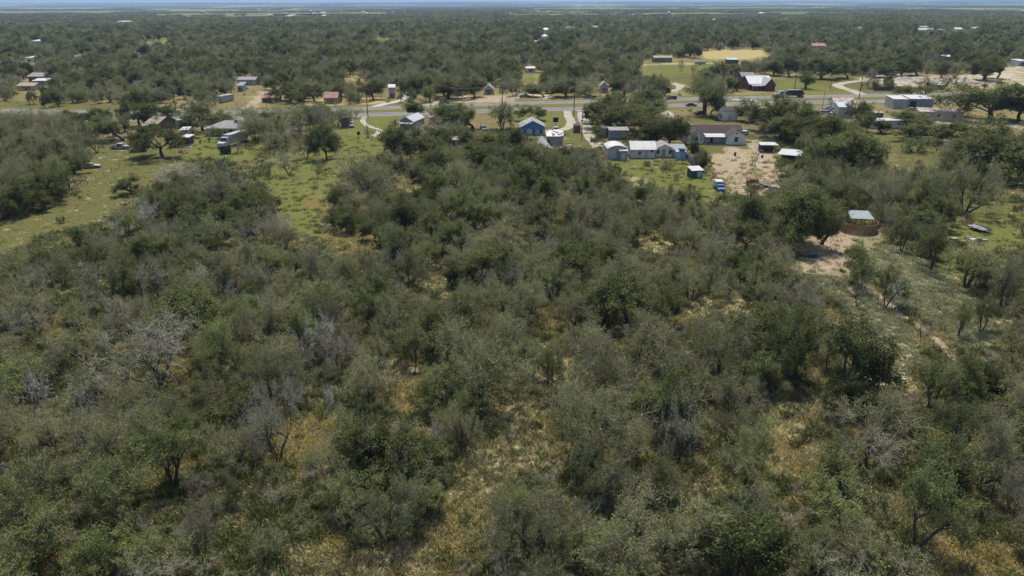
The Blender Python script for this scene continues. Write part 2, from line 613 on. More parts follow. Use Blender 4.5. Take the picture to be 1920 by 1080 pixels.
# golden hay field, tan lots
zone('gold', [(1318, 94), (1425, 92), (1440, 104), (1400, 112), (1330, 111), (1312, 103)], 3)
zone('gold', [(1430, 100), (1470, 98), (1490, 110), (1450, 114)], 3)
zone('gold', [(1200, 120), (1330, 117.5), (1330, 119.5), (1200, 122)], 1.5)
zone('gold', [(640, 148), (690, 140), (690, 152), (650, 162)], 2)
zone('olive', [(560, 146), (610, 137), (612, 140), (570, 149)], 2)
zone('gold', [(1580, 92), (1640, 90), (1640, 96), (1585, 98)], 2)
zone('gold', [(268, 17.6), (420, 17.6), (480, 19.5), (420, 20.8), (270, 20)], 30)
zone('gold', [(560, 186), (720, 184), (720, 195), (560, 199)], 2)
# dirt and gravel
zone('dirt', [(1325, 302), (1370, 277), (1455, 282), (1470, 330), (1450, 372), (1360, 366), (1342, 330)], 1.5)
zone('dirt', [(1400, 262), (1425, 258), (1440, 285), (1405, 290)], 1)
zone('dirt', [(1505, 455), (1570, 428), (1640, 428), (1660, 450), (1600, 480), (1560, 520), (1500, 510)], 1.5)
zone('dirt', [(452, 207), (470, 190), (488, 172), (508, 163), (545, 157), (546, 160), (512, 168), (502, 178), (488, 192), (476, 207)], 1)
zone('dirt', [(860, 184), (960, 178), (960, 192), (860, 192)], 3)
zone('dirt', [(1560, 207), (1600, 205), (1560, 224), (1540, 212)], 1)
zone('dirt', [(1740, 222), (1800, 224), (1870, 230), (1850, 240), (1760, 236)], 2)
zone('dirt', [(836, 252), (876, 252), (880, 275), (840, 276)], 1)
zone('pale', [(1390, 560), (1440, 575), (1420, 600), (1300, 590), (1290, 565)], 1)
zone('gravel', [(1605, 148), (1650, 140), (1760, 142), (1920, 132), (1920, 160), (1850, 160), (1760, 162), (1700, 162), (1640, 158)], 2)
zone('gravel', [(1860, 128), (1920, 124), (1920, 135), (1860, 136)], 2)
zone('gravel', [(960, 174), (1036, 178), (1030, 186), (1010, 186), (985, 183), (960, 184)], 1.5)
zone('gravel', [(770, 200), (800, 194), (870, 178), (876, 180), (835, 192), (800, 200)], 1)
zone('gravel', [(1265, 155), (1285, 158), (1290, 164), (1268, 160)], 1)
# low pale green forbs in the paddock
zone('mat', [(1600, 455), (1650, 430), (1700, 462), (1760, 510), (1830, 565), (1905, 605), (1890, 650), (1800, 660), (1760, 620), (1720, 590), (1680, 560), (1630, 510)], 1)
zone('mat', [(1510, 520), (1570, 505), (1640, 560), (1700, 610), (1740, 640), (1700, 700), (1640, 640), (1600, 590)], 1)
# bare pale ground and dry straw
zone('pale', [(930, 760), (1000, 740), (1065, 775), (1080, 850), (1060, 890), (985, 890), (930, 940), (890, 1000), (800, 1060), (760, 1150), (480, 1150), (560, 1050), (640, 1030), (770, 990), (850, 920), (900, 850)], .8)
zone('pale', [(1625, 640), (1700, 650), (1720, 690), (1700, 730), (1640, 720), (1600, 690)], .8)
zone('pale', [(735, 668), (792, 688), (782, 775), (715, 775)], .6)
zone('pale', [(768, 500), (855, 520), (842, 562), (785, 545)], .6)
zone('pale', [(985, 645), (1080, 655), (1080, 720), (1010, 730)], .6)
zone('pale', [(1240, 895), (1350, 900), (1370, 950), (1260, 950)], .6)
zone('pale', [(1430, 765), (1560, 742), (1510, 800), (1540, 900), (1480, 905), (1440, 870)], .6)
zone('pale', [(1860, 590), (1925, 590), (1925, 620), (1860, 625)], .6)
zone('pale', [(520, 1020), (640, 1040), (640, 1100), (480, 1100)], .6)
zone('pale', [(1200, 440), (1260, 450), (1255, 480), (1200, 475)], .6)
zone('pale', [(1180, 330), (1215, 335), (1215, 360), (1180, 350)], .6)
zone('pale', [(740, 335), (790, 335), (790, 360), (740, 360)], .6)
# orange wildflowers
zone('flower', [(800, 985), (860, 930), (925, 925), (935, 990), (890, 1040), (820, 1050)], .8)
zone('flower', [(740, 1060), (850, 1050), (850, 1085), (740, 1085)], .8)
zone('flower', [(1030, 770), (1090, 800), (1075, 870), (1050, 860)], .8)
zone('flower', [(1740, 985), (1800, 950), (1910, 1040), (1910, 1085), (1740, 1085)], .8)
zone('flower', [(530, 780), (620, 780), (640, 860), (560, 900), (520, 860)], .8)
zone('flower', [(725, 715), (790, 715), (780, 785), (720, 785)], .8)
zone('flower', [(1010, 595), (1070, 610), (1055, 650), (1000, 640)], .8)
zone('flower', [(310, 665), (350, 675), (345, 715), (310, 705)], .5)
zone('flower', [(1460, 820), (1600, 860), (1600, 900), (1480, 900)], .8)
zone('flower', [(600, 990), (650, 970), (660, 1040), (590, 1040)], .8)
zone('flower', [(560, 365), (625, 365), (640, 400), (580, 395)], .8)
zone('flower', [(590, 440), (700, 430), (720, 470), (600, 470)], .8)
zone('flower', [(1310, 980), (1370, 1010), (1340, 1040), (1300, 1020)], .8)
# the worn path through the paddock
PATH = [at(x, y)[:2] for x, y in [(1495, 470), (1560, 478), (1600, 520), (1640, 550), (1690, 590), (1730, 618), (1770, 650), (1800, 685)]]

def zones(x, y):
    """weights of each cover at ground points; edges wander"""
    w = {}
    r = np.hypot(x, y)
    near = r < 9000
    e1 = wob(x, y, 9.0) * 1.2 + wob(x + 31, y - 7, 3.0) * 0.6
    for z, lst in ZP.items():
        tot = np.zeros(np.shape(x))
        for poly, soft in lst:
            lo, hi = poly.min(0) - 8, poly.max(0) + 8
            s = near & (x > lo[0]) & (x < hi[0]) & (y > lo[1]) & (y < hi[1])
            if not s.any():
                continue
            dd = sdist(x[s], y[s], poly) + e1[s] * soft
            tot[s] = np.maximum(tot[s], np.clip(0.5 + dd / (1.2 * soft), 0, 1))
        w[z] = tot
    d1 = np.minimum(line_dist(x, y, FL), line_dist(x, y, NL))
    verge = np.clip((13 - d1 + e1) / 4, 0, 1) * (y > 200) * (r < 900)
    w['verge'] = verge
    pd = line_dist(x, y, PATH)
    w['dirt'] = np.maximum(w['dirt'], np.clip((0.9 - np.abs(pd - 0.0) + e1 * 0.15) / 0.4, 0, 1))
    return w

FA = math.radians(17)
def relief(x, y):
    r = np.hypot(x, y)
    t = np.clip((r - 8500) / 15000, 0, 1)
    return 82 * t * t * (3 - 2 * t) * (1 + .14 * wob(x, y, 9000)) * (r > 8500)

def fields(x, y):
    """far farmland: 0 = woodland, otherwise a field; second value picks its colour"""
    r = np.hypot(x, y)
    u = x * math.cos(FA) + y * math.sin(FA)
    v = -x * math.sin(FA) + y * math.cos(FA)
    big_ = r > 4200
    su, sv = np.where(big_, 1300, 560), np.where(big_, 2100, 1000)
    cu = np.floor(u / su + 0.35 * np.floor(v / sv)).astype(np.int64)
    cv = np.floor(v / sv).astype(np.int64)
    h = np.abs(np.sin(cu * 127.1 + cv * 311.7) * 43758.5453) % 1.0
    h2 = np.abs(np.sin(cu * 269.5 + cv * 183.3) * 24634.634) % 1.0
    pr = np.clip((r - 2300) / 900, 0, 1) * np.where(x > 0, 0.68, 0.46)
    big = wob(x, y, 3500)
    f = ((h + 0.12 * big) < pr) & (r > 2300)
    # hedges between the fields
    fu = (u / su + 0.35 * np.floor(v / sv)) % 1.0
    fv = (v / sv) % 1.0
    edge = (fu < 0.03) | (fv < 0.04)
    return f & ~edge, h2

# graded sheet: fine close to the camera, coarse towards the horizon
rr = np.concatenate([[0.0], np.geomspace(12, 60, 60)[:-1], np.geomspace(60, 420, 260)[:-1], np.geomspace(420, 42000, 170)])
aa = np.concatenate([np.linspace(-180, -48, 22)[:-1], np.linspace(-48, 48, 560), np.linspace(48, 180, 22)[1:]])
A_, R_ = np.meshgrid(np.radians(aa), rr)
GX, GY = (R_ * np.sin(A_)).ravel(), (R_ * np.cos(A_)).ravel()
zw = zones(GX, GY)
fd, fh = fields(GX, GY)
wood = np.clip((np.hypot(GX, GY) - 260) / 100, 0, 1) * (~fd)
na, nr_ = len(aa), len(rr)
ii, jj = np.meshgrid(np.arange(nr_ - 1), np.arange(na - 1), indexing='ij')
q = np.stack([ii * na + jj, (ii + 1) * na + jj, (ii + 1) * na + jj + 1, ii * na + jj + 1], -1).reshape(-1, 4)[:, ::-1]
one = np.ones(len(GX))
C1 = np.stack([zw['lush'], zw['olive'], zw['gold'], one], 1)
C2 = np.stack([zw['dirt'], zw['gravel'], zw['mat'], one], 1)
C3 = np.stack([zw['pale'], zw['flower'], zw['verge'], one], 1)
C4 = np.stack([fd.astype(float), fh, wood, one], 1)

gm, nt, out = nodes_of("ground_cover")
tc = nt.nodes.new("ShaderNodeNewGeometry").outputs['Position']
def cattr(n):
    a = nt.nodes.new("ShaderNodeAttribute")
    a.attribute_name = n
    s = nt.nodes.new("ShaderNodeSeparateColor")
    nt.links.new(a.outputs['Color'], s.inputs[0])
    return s.outputs
z1, z2, z3, z4 = cattr("z1"), cattr("z2"), cattr("z3"), cattr("z4")
nA, nB, nC, nD = noise(nt, tc, 0.12, 5, .6), noise(nt, tc, 0.9, 5, .65), noise(nt, tc, 5.0, 4, .7), noise(nt, tc, 0.035, 4, .6)
nE = noise(nt, tc, 2.2, 4, .7)
straw, soil, litter, green = (0.225, 0.190, 0.105), (0.30, 0.245, 0.165), (0.125, 0.100, 0.066), (0.100, 0.112, 0.042)
c = mixc(nt, ramp(nt, nB, .35, .62), litter, straw)
c = mixc(nt, math_n(nt, 'MULTIPLY', ramp(nt, nA, .46, .66), .6), c, green)
c = mixc(nt, math_n(nt, 'MULTIPLY', ramp(nt, nE, .56, .72), .7), c, soil)
lush = mixc(nt, ramp(nt, nB, .3, .7), (0.100, 0.118, 0.034), (0.170, 0.178, 0.064))
lush = mixc(nt, math_n(nt, 'MULTIPLY', ramp(nt, nA, .5, .7), .5), lush, (0.190, 0.165, 0.072))
olive = mixc(nt, ramp(nt, nB, .3, .7), (0.090, 0.100, 0.038), (0.152, 0.150, 0.064))
olive = mixc(nt, math_n(nt, 'MULTIPLY', ramp(nt, nA, .5, .65), .4), olive, (0.165, 0.110, 0.050))
gold = mixc(nt, ramp(nt, nB, .3, .7), (0.32, 0.26, 0.125), (0.40, 0.335, 0.18))
dirt = mixc(nt, ramp(nt, nB, .3, .7), (0.27, 0.215, 0.155), (0.42, 0.35, 0.27))
dirt = mixc(nt, math_n(nt, 'MULTIPLY', ramp(nt, nA, .5, .68), .55), dirt, (0.21, 0.185, 0.10))
gravel = mixc(nt, ramp(nt, nB, .3, .7), (0.34, 0.30, 0.24), (0.50, 0.46, 0.39))
gravel = mixc(nt, math_n(nt, 'MULTIPLY', ramp(nt, nA, .48, .6), .8), gravel, (0.185, 0.175, 0.075))
mat_ = mixc(nt, ramp(nt, nE, .4, .6), (0.25, 0.205, 0.13), (0.215, 0.222, 0.130))
pale = mixc(nt, ramp(nt, nE, .36, .6), (0.250, 0.220, 0.120), (0.355, 0.315, 0.185))
pale = mixc(nt, math_n(nt, 'MULTIPLY', ramp(nt, nA, .5, .66), .5), pale, (0.11, 0.12, 0.05))
verge = mixc(nt, ramp(nt, nB, .3, .7), (0.112, 0.118, 0.040), (0.180, 0.165, 0.075))
flw = mixc(nt, ramp(nt, nC, .45, .6), (0.15, 0.125, 0.065), (0.28, 0.165, 0.035))
woodf = mixc(nt, ramp(nt, nB, .3, .7), (0.130, 0.125, 0.060), (0.230, 0.200, 0.110))
woodf = mixc(nt, math_n(nt, 'MULTIPLY', ramp(nt, nD, .5, .62), .7), woodf, (0.260, 0.230, 0.110))
c = mixc(nt, z4[2], c, woodf)
for w_, col_ in ((z1[1], olive), (z1[0], lush), (z3[2], verge), (z1[2], gold), (z2[1], gravel), (z2[0], dirt), (z2[2], mat_), (z3[0], pale)):
    c = mixc(nt, w_, c, col_)
c = mixc(nt, math_n(nt, 'MULTIPLY', z3[1], ramp(nt, nE, .42, .58)), c, flw)
# farmland colour from field to field
rampn = nt.nodes.new("ShaderNodeValToRGB")
rampn.color_ramp.interpolation = 'CONSTANT'
cr = rampn.color_ramp
cr.elements[0].position, cr.elements[0].color = 0.0, (0.115, 0.150, 0.050, 1)
cr.elements[1].position, cr.elements[1].color = 0.3, (0.255, 0.220, 0.110, 1)
for p_, cc_ in ((.45, (0.155, 0.170, 0.070, 1)), (.62, (0.085, 0.115, 0.045, 1)), (.8, (0.310, 0.250, 0.150, 1)), (.9, (0.135, 0.185, 0.060, 1))):
    e = cr.elements.new(p_)
    e.color = cc_
nt.links.new(z4[1], rampn.inputs[0])
c = mixc(nt, z4[0], c, rampn.outputs[0])
c = mixc(nt, 1.0, c, (0.76, 0.74, 0.68), 'MULTIPLY')
bs = nt.nodes.new("ShaderNodeBsdfDiffuse")
nt.links.new(c, bs.inputs[0])
bp = nt.nodes.new("ShaderNodeBump")
bp.inputs['Distance'].default_value = 0.25
bp.inputs['Strength'].default_value = 0.7
nt.links.new(math_n(nt, 'ADD', nC, nE), bp.inputs['Height'])
nt.links.new(bp.outputs[0], bs.inputs['Normal'])
nt.links.new(bs.outputs[0], out.inputs[0])
gmesh = np_mesh("ground", np.stack([GX, GY, relief(GX, GY)], 1), q, [gm], cattrs={"z1": C1, "z2": C2, "z3": C3, "z4": C4})
link("ground", gmesh, kind="structure")

# ------------------------------------------------------------------ highway and tracks
ASPH = surf("asphalt", (0.15, 0.147, 0.143), rough=.9, var=.22, scale=.12, fine=3)
ASPHD = surf("shoulder_asphalt", (0.20, 0.19, 0.175), rough=.9, var=.12, scale=.3)
PAINTW = surf("road_paint_white", (0.62, 0.61, 0.57), rough=.7, var=.1)
PAINTY = surf("road_paint_yellow", (0.55, 0.38, 0.06), rough=.7, var=.1)
GRAVEL = surf("pale_gravel", (0.40, 0.355, 0.29), rough=.95, var=.25, scale=.3, col2=(0.27, 0.225, 0.15), thr=(.5, .7))
CONC = surf("concrete", (0.46, 0.43, 0.38), rough=.9, var=.15)

def smooth_line(P, step=8.0):
    P = [np.array(p, float) for p in P]
    pts = []
    for i in range(len(P) - 1):
        p0, p1, p2, p3 = P[max(i - 1, 0)], P[i], P[i + 1], P[min(i + 2, len(P) - 1)]
        n = max(2, int(np.linalg.norm(p2 - p1) / step))
        for k in range(n):
            t = k / n
            pts.append(0.5 * ((2 * p1) + (-p0 + p2) * t + (2 * p0 - 5 * p1 + 4 * p2 - p3) * t * t + (-p0 + 3 * p1 - 3 * p2 + p3) * t ** 3))
    pts.append(P[-1])
    return np.array(pts)

def ribbon(mb, line, lo, hi, z, mat, dash=None, jit=0.0):
    t = np.gradient(line, axis=0)
    nrm_ = np.stack([-t[:, 1], t[:, 0]], 1)
    nrm_ /= np.linalg.norm(nrm_, axis=1)[:, None]
    j = (RNG.normal(size=(len(line), 2)) * jit) if jit else np.zeros((len(line), 2))
    a = line + nrm_ * (lo + j[:, :1])
    b = line + nrm_ * (hi + j[:, 1:])
    for i in range(len(line) - 1):
        if dash and (i % dash):
            continue
        mb.add([(*a[i], z), (*a[i + 1], z), (*b[i + 1], z), (*b[i], z)], [(3, 2, 1, 0)], mat)

FLs, NLs = smooth_line(FL, 6), smooth_line(NL, 6)
for ln, side in ((FLs, -1), (NLs, 1)):
    mb = MB(); ribbon(mb, ln, -5.0, 5.0, 0.008, ASPHD)
    road = mb.build("highway", kind="structure")
    mb = MB(); ribbon(mb, ln, -3.8, 3.8, 0.014, ASPH); mb.build("asphalt_lanes", road)
    mb = MB()
    ribbon(mb, ln, -3.75, -3.6, 0.019, PAINTW if side > 0 else PAINTY)
    ribbon(mb, ln, 3.6, 3.75, 0.019, PAINTY if side > 0 else PAINTW)
    ribbon(mb, ln, -0.07, 0.07, 0.019, PAINTW, dash=2)
    mb.build("lane_marking", road, kind="stuff")

def track(name, pix, width, mat, z=0.006):
    ln = smooth_line([at(x, y)[:2] for x, y in pix], 2.0)
    mb = MB(); ribbon(mb, ln, -width / 2, width / 2, z, mat, jit=0.12)
    return mb.build(name, kind="structure")
track("gravel_drive", [(1063, 208), (1066, 218), (1071, 230), (1063, 240), (1045, 245), (1026, 244)], 3.4, GRAVEL)
track("paved_drive", [(1092, 205), (1093, 222), (1100, 238), (1106, 255), (1122, 275), (1130, 290)], 4.0, GRAVEL, 0.0065)
track("gravel_track", [(1098, 240), (1115, 243), (1135, 243)], 3.0, GRAVEL, 0.007)
track("dirt_drive", [(1245, 208), (1262, 220), (1283, 230), (1290, 240), (1280, 262)], 4.5, GRAVEL)
track("access_road", [(1618, 178), (1598, 170), (1575, 163), (1572, 158), (1600, 153), (1645, 150)], 5.5, GRAVEL)
track("access_road", [(1870, 228), (1895, 234), (1930, 243)], 4.5, GRAVEL)
track("concrete_drive", [(702, 200), (725, 194), (745, 190), (758, 184), (760, 176)], 4.0, CONC)
track("concrete_drive", [(1340, 183), (1385, 187), (1420, 188)], 4.5, CONC)
track("dirt_lane", [(320, 208), (345, 203), (362, 195), (372, 188)], 4.0, GRAVEL)
track("dirt_lane", [(688, 216), (680, 226), (690, 236), (712, 244), (700, 256)], 2.0, GRAVEL)
track("dirt_lane", [(1180, 122), (1260, 120), (1330, 119), (1400, 119)], 3.5, GRAVEL)
track("dirt_lane", [(1262, 172), (1275, 162), (1262, 156)], 4, GRAVEL)
RUT = surf("wheel_rut_soil", (0.27, 0.215, 0.15), rough=1, var=.35, scale=.8)
for pix in ([(1412, 262), (1418, 285), (1405, 320), (1408, 348)], [(1416, 262), (1423, 285), (1411, 320), (1415, 348)], [(1425, 288), (1400, 305), (1370, 325), (1352, 345)], [(1430, 290), (1407, 308), (1378, 328), (1358, 348)]):
    track("wheel_rut", pix, .45, RUT, 0.0075)

# ------------------------------------------------------------------ openings the woods leave free (seen ground, roofs, roads)
OPEN = [
    [(938, 760), (1000, 742), (1060, 770), (1075, 830), (1095, 905), (1040, 900), (985, 885), (925, 905), (908, 1000), (900, 1060), (820, 1160), (500, 1160), (545, 1050), (640, 1030), (770, 990), (850, 925), (900, 860)],
    [(735, 670), (792, 685), (785, 780), (715, 780)], [(1085, 755), (1000, 745), (1000, 850), (1075, 880)], [(1480, 905), (1545, 900), (1480, 960), (1440, 940)], [(620, 960), (660, 975), (600, 1010)], [(1190, 440), (1255, 450), (1250, 475), (1195, 470)], [(740, 337), (785, 337), (785, 358), (740, 358)], [(590, 445), (690, 440), (700, 465), (600, 468)], [(300, 905), (345, 940), (330, 985), (290, 950)], [(1620, 900), (1640, 930), (1620, 985), (1600, 950)], [(1290, 800), (1340, 810), (1340, 850), (1300, 850)], [(1000, 590), (1050, 600), (1058, 640), (1000, 632)],
    [(1045, 655), (1080, 665), (1070, 720), (1050, 715)], [(1290, 562), (1430, 577), (1440, 598), (1300, 590)],
    [(770, 502), (850, 522), (840, 560), (790, 545)], [(1440, 765), (1560, 742), (1515, 800), (1530, 880), (1480, 895), (1445, 860)],
    [(1240, 900), (1350, 905), (1370, 945), (1260, 950)], [(1790, 955), (1850, 965), (1920, 1015), (1925, 1150), (1730, 1150), (1785, 1020)],
    [(440, 870), (520, 830), (600, 840), (600, 900), (555, 980), (620, 1150), (430, 1150), (330, 1050), (450, 1000), (475, 930)],
    [(312, 672), (348, 677), (343, 718), (312, 708)], [(530, 790), (570, 780), (585, 850), (545, 860)],
    [(1510, 462), (1570, 430), (1640, 432), (1690, 462), (1760, 510), (1825, 562), (1890, 605), (1880, 650), (1800, 690), (1735, 690), (1700, 720), (1640, 715), (1640, 650), (1560, 600), (1545, 540)],
    [(-10, 478), (60, 448), (130, 425), (200, 412), (240, 367), (295, 337), (355, 305), (355, 293), (300, 295), (240, 312), (165, 352), (95, 392), (-10, 425)],
    [(150, 335), (165, 300), (215, 265), (330, 275), (240, 310), (175, 345)],
    [(345, 255), (470, 257), (500, 278), (478, 300), (345, 298)],
    [(640, 240), (735, 222), (745, 232), (725, 280), (690, 300), (650, 300)], [(625, 300), (680, 290), (660, 330), (620, 350), (590, 335)],
    [(525, 345), (615, 330), (608, 425), (560, 425), (530, 380)], [(430, 300), (500, 300), (530, 340), (500, 345), (440, 320)], [(500, 290), (620, 270), (620, 320), (520, 330)],
    [(1160, 300), (1290, 298), (1340, 330), (1380, 385), (1290, 345), (1170, 330)],
    [(1330, 275), (1450, 270), (1470, 320), (1440, 355), (1345, 358), (1335, 310)],
    [(1405, 255), (1425, 250), (1440, 280), (1410, 285)],
    [(1650, 262), (1750, 262), (1755, 300), (1690, 310), (1650, 300)], [(1790, 400), (1920, 350), (1920, 470), (1850, 480), (1800, 450)],
    [(1860, 322), (1920, 322), (1920, 350), (1860, 345)], [(1715, 250), (1770, 255), (1765, 275), (1720, 280)],
    [(350, 209), (450, 207), (460, 226), (400, 228), (350, 226)], [(230, 209), (285, 209), (285, 215), (230, 215)], [(105, 208), (170, 209), (170, 214), (105, 214)],
    [(668, 197), (765, 195), (765, 214), (668, 222)], [(765, 195), (845, 192), (960, 190), (1110, 187), (1110, 196), (850, 202), (770, 204)], [(1015, 200), (1112, 200), (1112, 206), (1015, 212)], [(1235, 180), (1290, 178), (1290, 204), (1235, 206)],
    [(1350, 174), (1560, 170), (1925, 164), (1925, 191), (1500, 197), (1390, 192)],
    [(0, 190), (60, 192), (60, 206), (0, 206)], [(115, 192), (245, 196), (250, 207), (115, 206)],
    [(960, 172), (1110, 176), (1110, 190), (960, 194)], [(830, 182), (960, 176), (960, 192), (830, 193)], [(700, 188), (830, 180), (780, 200), (680, 198)],
    [(1212, 110), (1310, 107), (1318, 95), (1425, 92), (1440, 104), (1395, 113), (1310, 122), (1300, 150), (1260, 166), (1268, 145), (1215, 132)],
    [(1455, 140), (1560, 135), (1640, 150), (1650, 145), (1760, 142), (1925, 128), (1925, 165), (1455, 170)],
    [(1880, 120), (1925, 118), (1925, 165), (1880, 165)],
    [(445, 206), (462, 188), (486, 170), (520, 160), (548, 154), (548, 160), (512, 170), (502, 190), (490, 205)],
    [(410, 182), (440, 178), (440, 200), (410, 202)], [(645, 150), (680, 144), (680, 150), (655, 158)], [(315, 185), (365, 185), (360, 205), (310, 207)],
    [(270, 78), (318, 69), (322, 72), (276, 81)], [(700, 70), (735, 69), (735, 73), (700, 73)], [(985, 132), (1008, 128), (1003, 150), (988, 152)],
    [(1015, 213), (1065, 209), (1110, 209), (1120, 280), (1095, 282), (1075, 262), (1060, 275), (975, 255), (975, 222), (1012, 218)],
    [(1135, 245), (1180, 245), (1180, 262), (1135, 262)], [(1135, 268), (1290, 266), (1290, 300), (1135, 300)],
    [(1284, 226), (1402, 226), (1402, 270), (1284, 268)], [(1245, 212), (1350, 203), (1385, 203), (1383, 228), (1290, 228)],
    [(1450, 268), (1500, 278), (1500, 306), (1452, 300)], [(1632, 222), (1692, 222), (1692, 241), (1632, 241)],
    [(1670, 182), (1810, 190), (1870, 215), (1880, 235), (1750, 232), (1670, 208)], [(1545, 188), (1610, 186), (1600, 220), (1545, 215)],
    [(1625, 192), (1672, 192), (1672, 208), (1625, 215)], [(745, 214), (785, 214), (785, 242), (745, 242)],
    [(378, 226), (465, 226), (465, 256), (378, 256)], [(270, 227), (310, 227), (310, 246), (270, 246)], [(334, 225), (364, 225), (364, 243), (334, 243)],
    [(838, 258), (872, 258), (870, 266), (840, 266)], [(765, 282), (790, 282), (790, 292), (765, 292)],
    [(895, 205), (970, 208), (975, 222), (965, 240), (900, 246), (885, 240)],
    [(1400, 138), (1455, 138), (1455, 172), (1400, 172)], [(725, 162), (742, 162), (742, 185), (725, 185)], [(604, 176), (636, 176), (636, 200), (604, 200)],
    [(905, 160), (928, 160), (928, 180), (905, 180)], [(486, 182), (530, 182), (530, 194), (486, 194)], [(1880, 220), (1925, 228), (1925, 250), (1880, 238)],
    [(1585, 402), (1640, 402), (1640, 445), (1568, 445), (1568, 420)],
]
OPEN = [np.array(p, float) for p in OPEN]
BOXES = []        # picture boxes of small far roofs that stay in sight; filled from the building list below

def blocked(x, y, r, h):
    """does a crown at these spots hide an opening?"""
    bad = np.zeros(len(x), bool)
    for fx, fz in ((0, .98), (-.95, .6), (.95, .6), (-.6, .85), (.6, .85), (-.6, .35), (.6, .35), (0, .45), (0, .7), (0, 0.02)):
        px, py = project(np.stack([x + r * fx, y, h * fz], 1))
        for p in OPEN:
            bad |= pip(px, py, p)
        for (x0, y0, x1, y1) in BOXES:
            bad |= (px > x0) & (px < x1) & (py > y0) & (py < y1)
    d1 = np.minimum(line_dist(x, y, FL), line_dist(x, y, NL))
    bad |= (d1 < 9.0 + r * 0.3)
    return bad

# ------------------------------------------------------------------ buildings
WHITE = surf("white_siding", (0.92, 0.89, 0.80), var=.12, scale=.7, col2=(0.40, 0.38, 0.33), thr=(.6, .8))
CREAM = surf("cream_siding", (0.80, 0.73, 0.57), var=.12, scale=.7)
TAN = surf("tan_siding", (0.58, 0.47, 0.31), var=.15, scale=.6, col2=(0.27, 0.21, 0.14), thr=(.55, .8))
GREY = surf("grey_siding", (0.52, 0.49, 0.44), var=.15)
GREYW = surf("grey_board", (0.36, 0.31, 0.26), var=.3, scale=1.2, ribs=('X', 3.0))
BLUEU = surf("blue_siding", (0.08, 0.27, 0.52), var=.12, ribs=('Z', 5.0))
BLUEL = surf("pale_blue_panel", (0.32, 0.52, 0.64), var=.12)
TEAL = surf("pale_green_metal", (0.30, 0.37, 0.34), var=.2, col2=(0.20, 0.22, 0.19), thr=(.5, .7), ribs=('X', 3.0))
OLIVEW = surf("olive_siding", (0.22, 0.24, 0.13), var=.1)
YELLOW = surf("yellow_wall", (0.50, 0.38, 0.13), var=.15)
BRICKR = surf("red_brick_wall", (0.20, 0.065, 0.045), var=.2, scale=2)
DARKW = surf("dark_board", (0.075, 0.065, 0.058), var=.3)
BROWNW = surf("brown_board", (0.18, 0.12, 0.08), var=.3, scale=1.5)
RMETAL = surf("bright_metal_roof", (0.54, 0.54, 0.53), rough=.5, var=.12, scale=.5, col2=(0.44, 0.42, 0.40), thr=(.58, .8), ribs=('X', 3.0))
RMETALY = surf("bright_metal_roof_lengthwise", (0.54, 0.54, 0.53), rough=.5, var=.12, scale=.5, col2=(0.44, 0.42, 0.40), thr=(.58, .8), ribs=('Y', 3.0))
RGREY = surf("grey_shingle", (0.30, 0.295, 0.29), rough=.9, var=.15, scale=.6, col2=(0.22, 0.215, 0.21), thr=(.5, .7), ribs=('Z', 6.0))
RBROWN = surf("brown_shingle", (0.062, 0.040, 0.036), rough=.9, var=.2, scale=1.0, ribs=('Z', 6.0))
RTAN = surf("tan_shingle", (0.34, 0.29, 0.22), rough=.9, var=.15)
RRUST = surf("rusty_metal_roof", (0.50, 0.45, 0.40), rough=.7, var=.2, scale=.35, col2=(0.27, 0.12, 0.065), thr=(.42, .6), ribs=('X', 3.0))
RRED = surf("faded_red_roof", (0.30, 0.13, 0.11), rough=.8, var=.25, scale=.7, col2=(0.45, 0.33, 0.28), thr=(.5, .65))
RORANGE = surf("rust_orange_roof", (0.34, 0.15, 0.08), rough=.8, var=.25)
RDARK = surf("dark_tar_roof", (0.06, 0.058, 0.055), rough=.95, var=.3)
TRIM = surf("white_trim", (0.62, 0.61, 0.58), var=.06)
TRIMB = surf("blue_trim", (0.05, 0.13, 0.30), var=.1)
TRIMD = surf("dark_trim", (0.07, 0.06, 0.055), var=.1)
GLASS = surf("window_glass", (0.035, 0.042, 0.05), rough=.12, var=.2, scale=2)
RUST = surf("rust", (0.25, 0.105, 0.045), rough=.9, var=.35, scale=2.5, col2=(0.10, 0.05, 0.03), thr=(.45, .65))
STEEL = surf("grey_steel", (0.28, 0.28, 0.28), rough=.5, metal=.3, var=.15)
BLACK = surf("black_paint", (0.02, 0.02, 0.022), rough=.6, var=.2)
TYRE = surf("rubber", (0.025, 0.025, 0.025), rough=.9, var=.2)
WOODP = surf("pole_wood", (0.075, 0.058, 0.045), rough=.9, var=.25, scale=2)
WOODF = surf("fence_wood", (0.46, 0.30, 0.17), rough=.9, var=.3, scale=2.5)
WOODG = surf("grey_post", (0.16, 0.145, 0.125), rough=.9, var=.3, scale=2.5)
BLUEP = surf("blue_plastic", (0.03, 0.15, 0.36), rough=.5, var=.1)
SAND = surf("sand_heap", (0.42, 0.30, 0.18), rough=1, var=.2, scale=.7)
SANDP = surf("pale_heap", (0.42, 0.38, 0.32), rough=1, var=.2, scale=.7)
TARP = surf("white_tarp", (0.62, 0.62, 0.60), rough=.7, var=.2, scale=2, col2=(0.25, 0.24, 0.22), thr=(.58, .66))

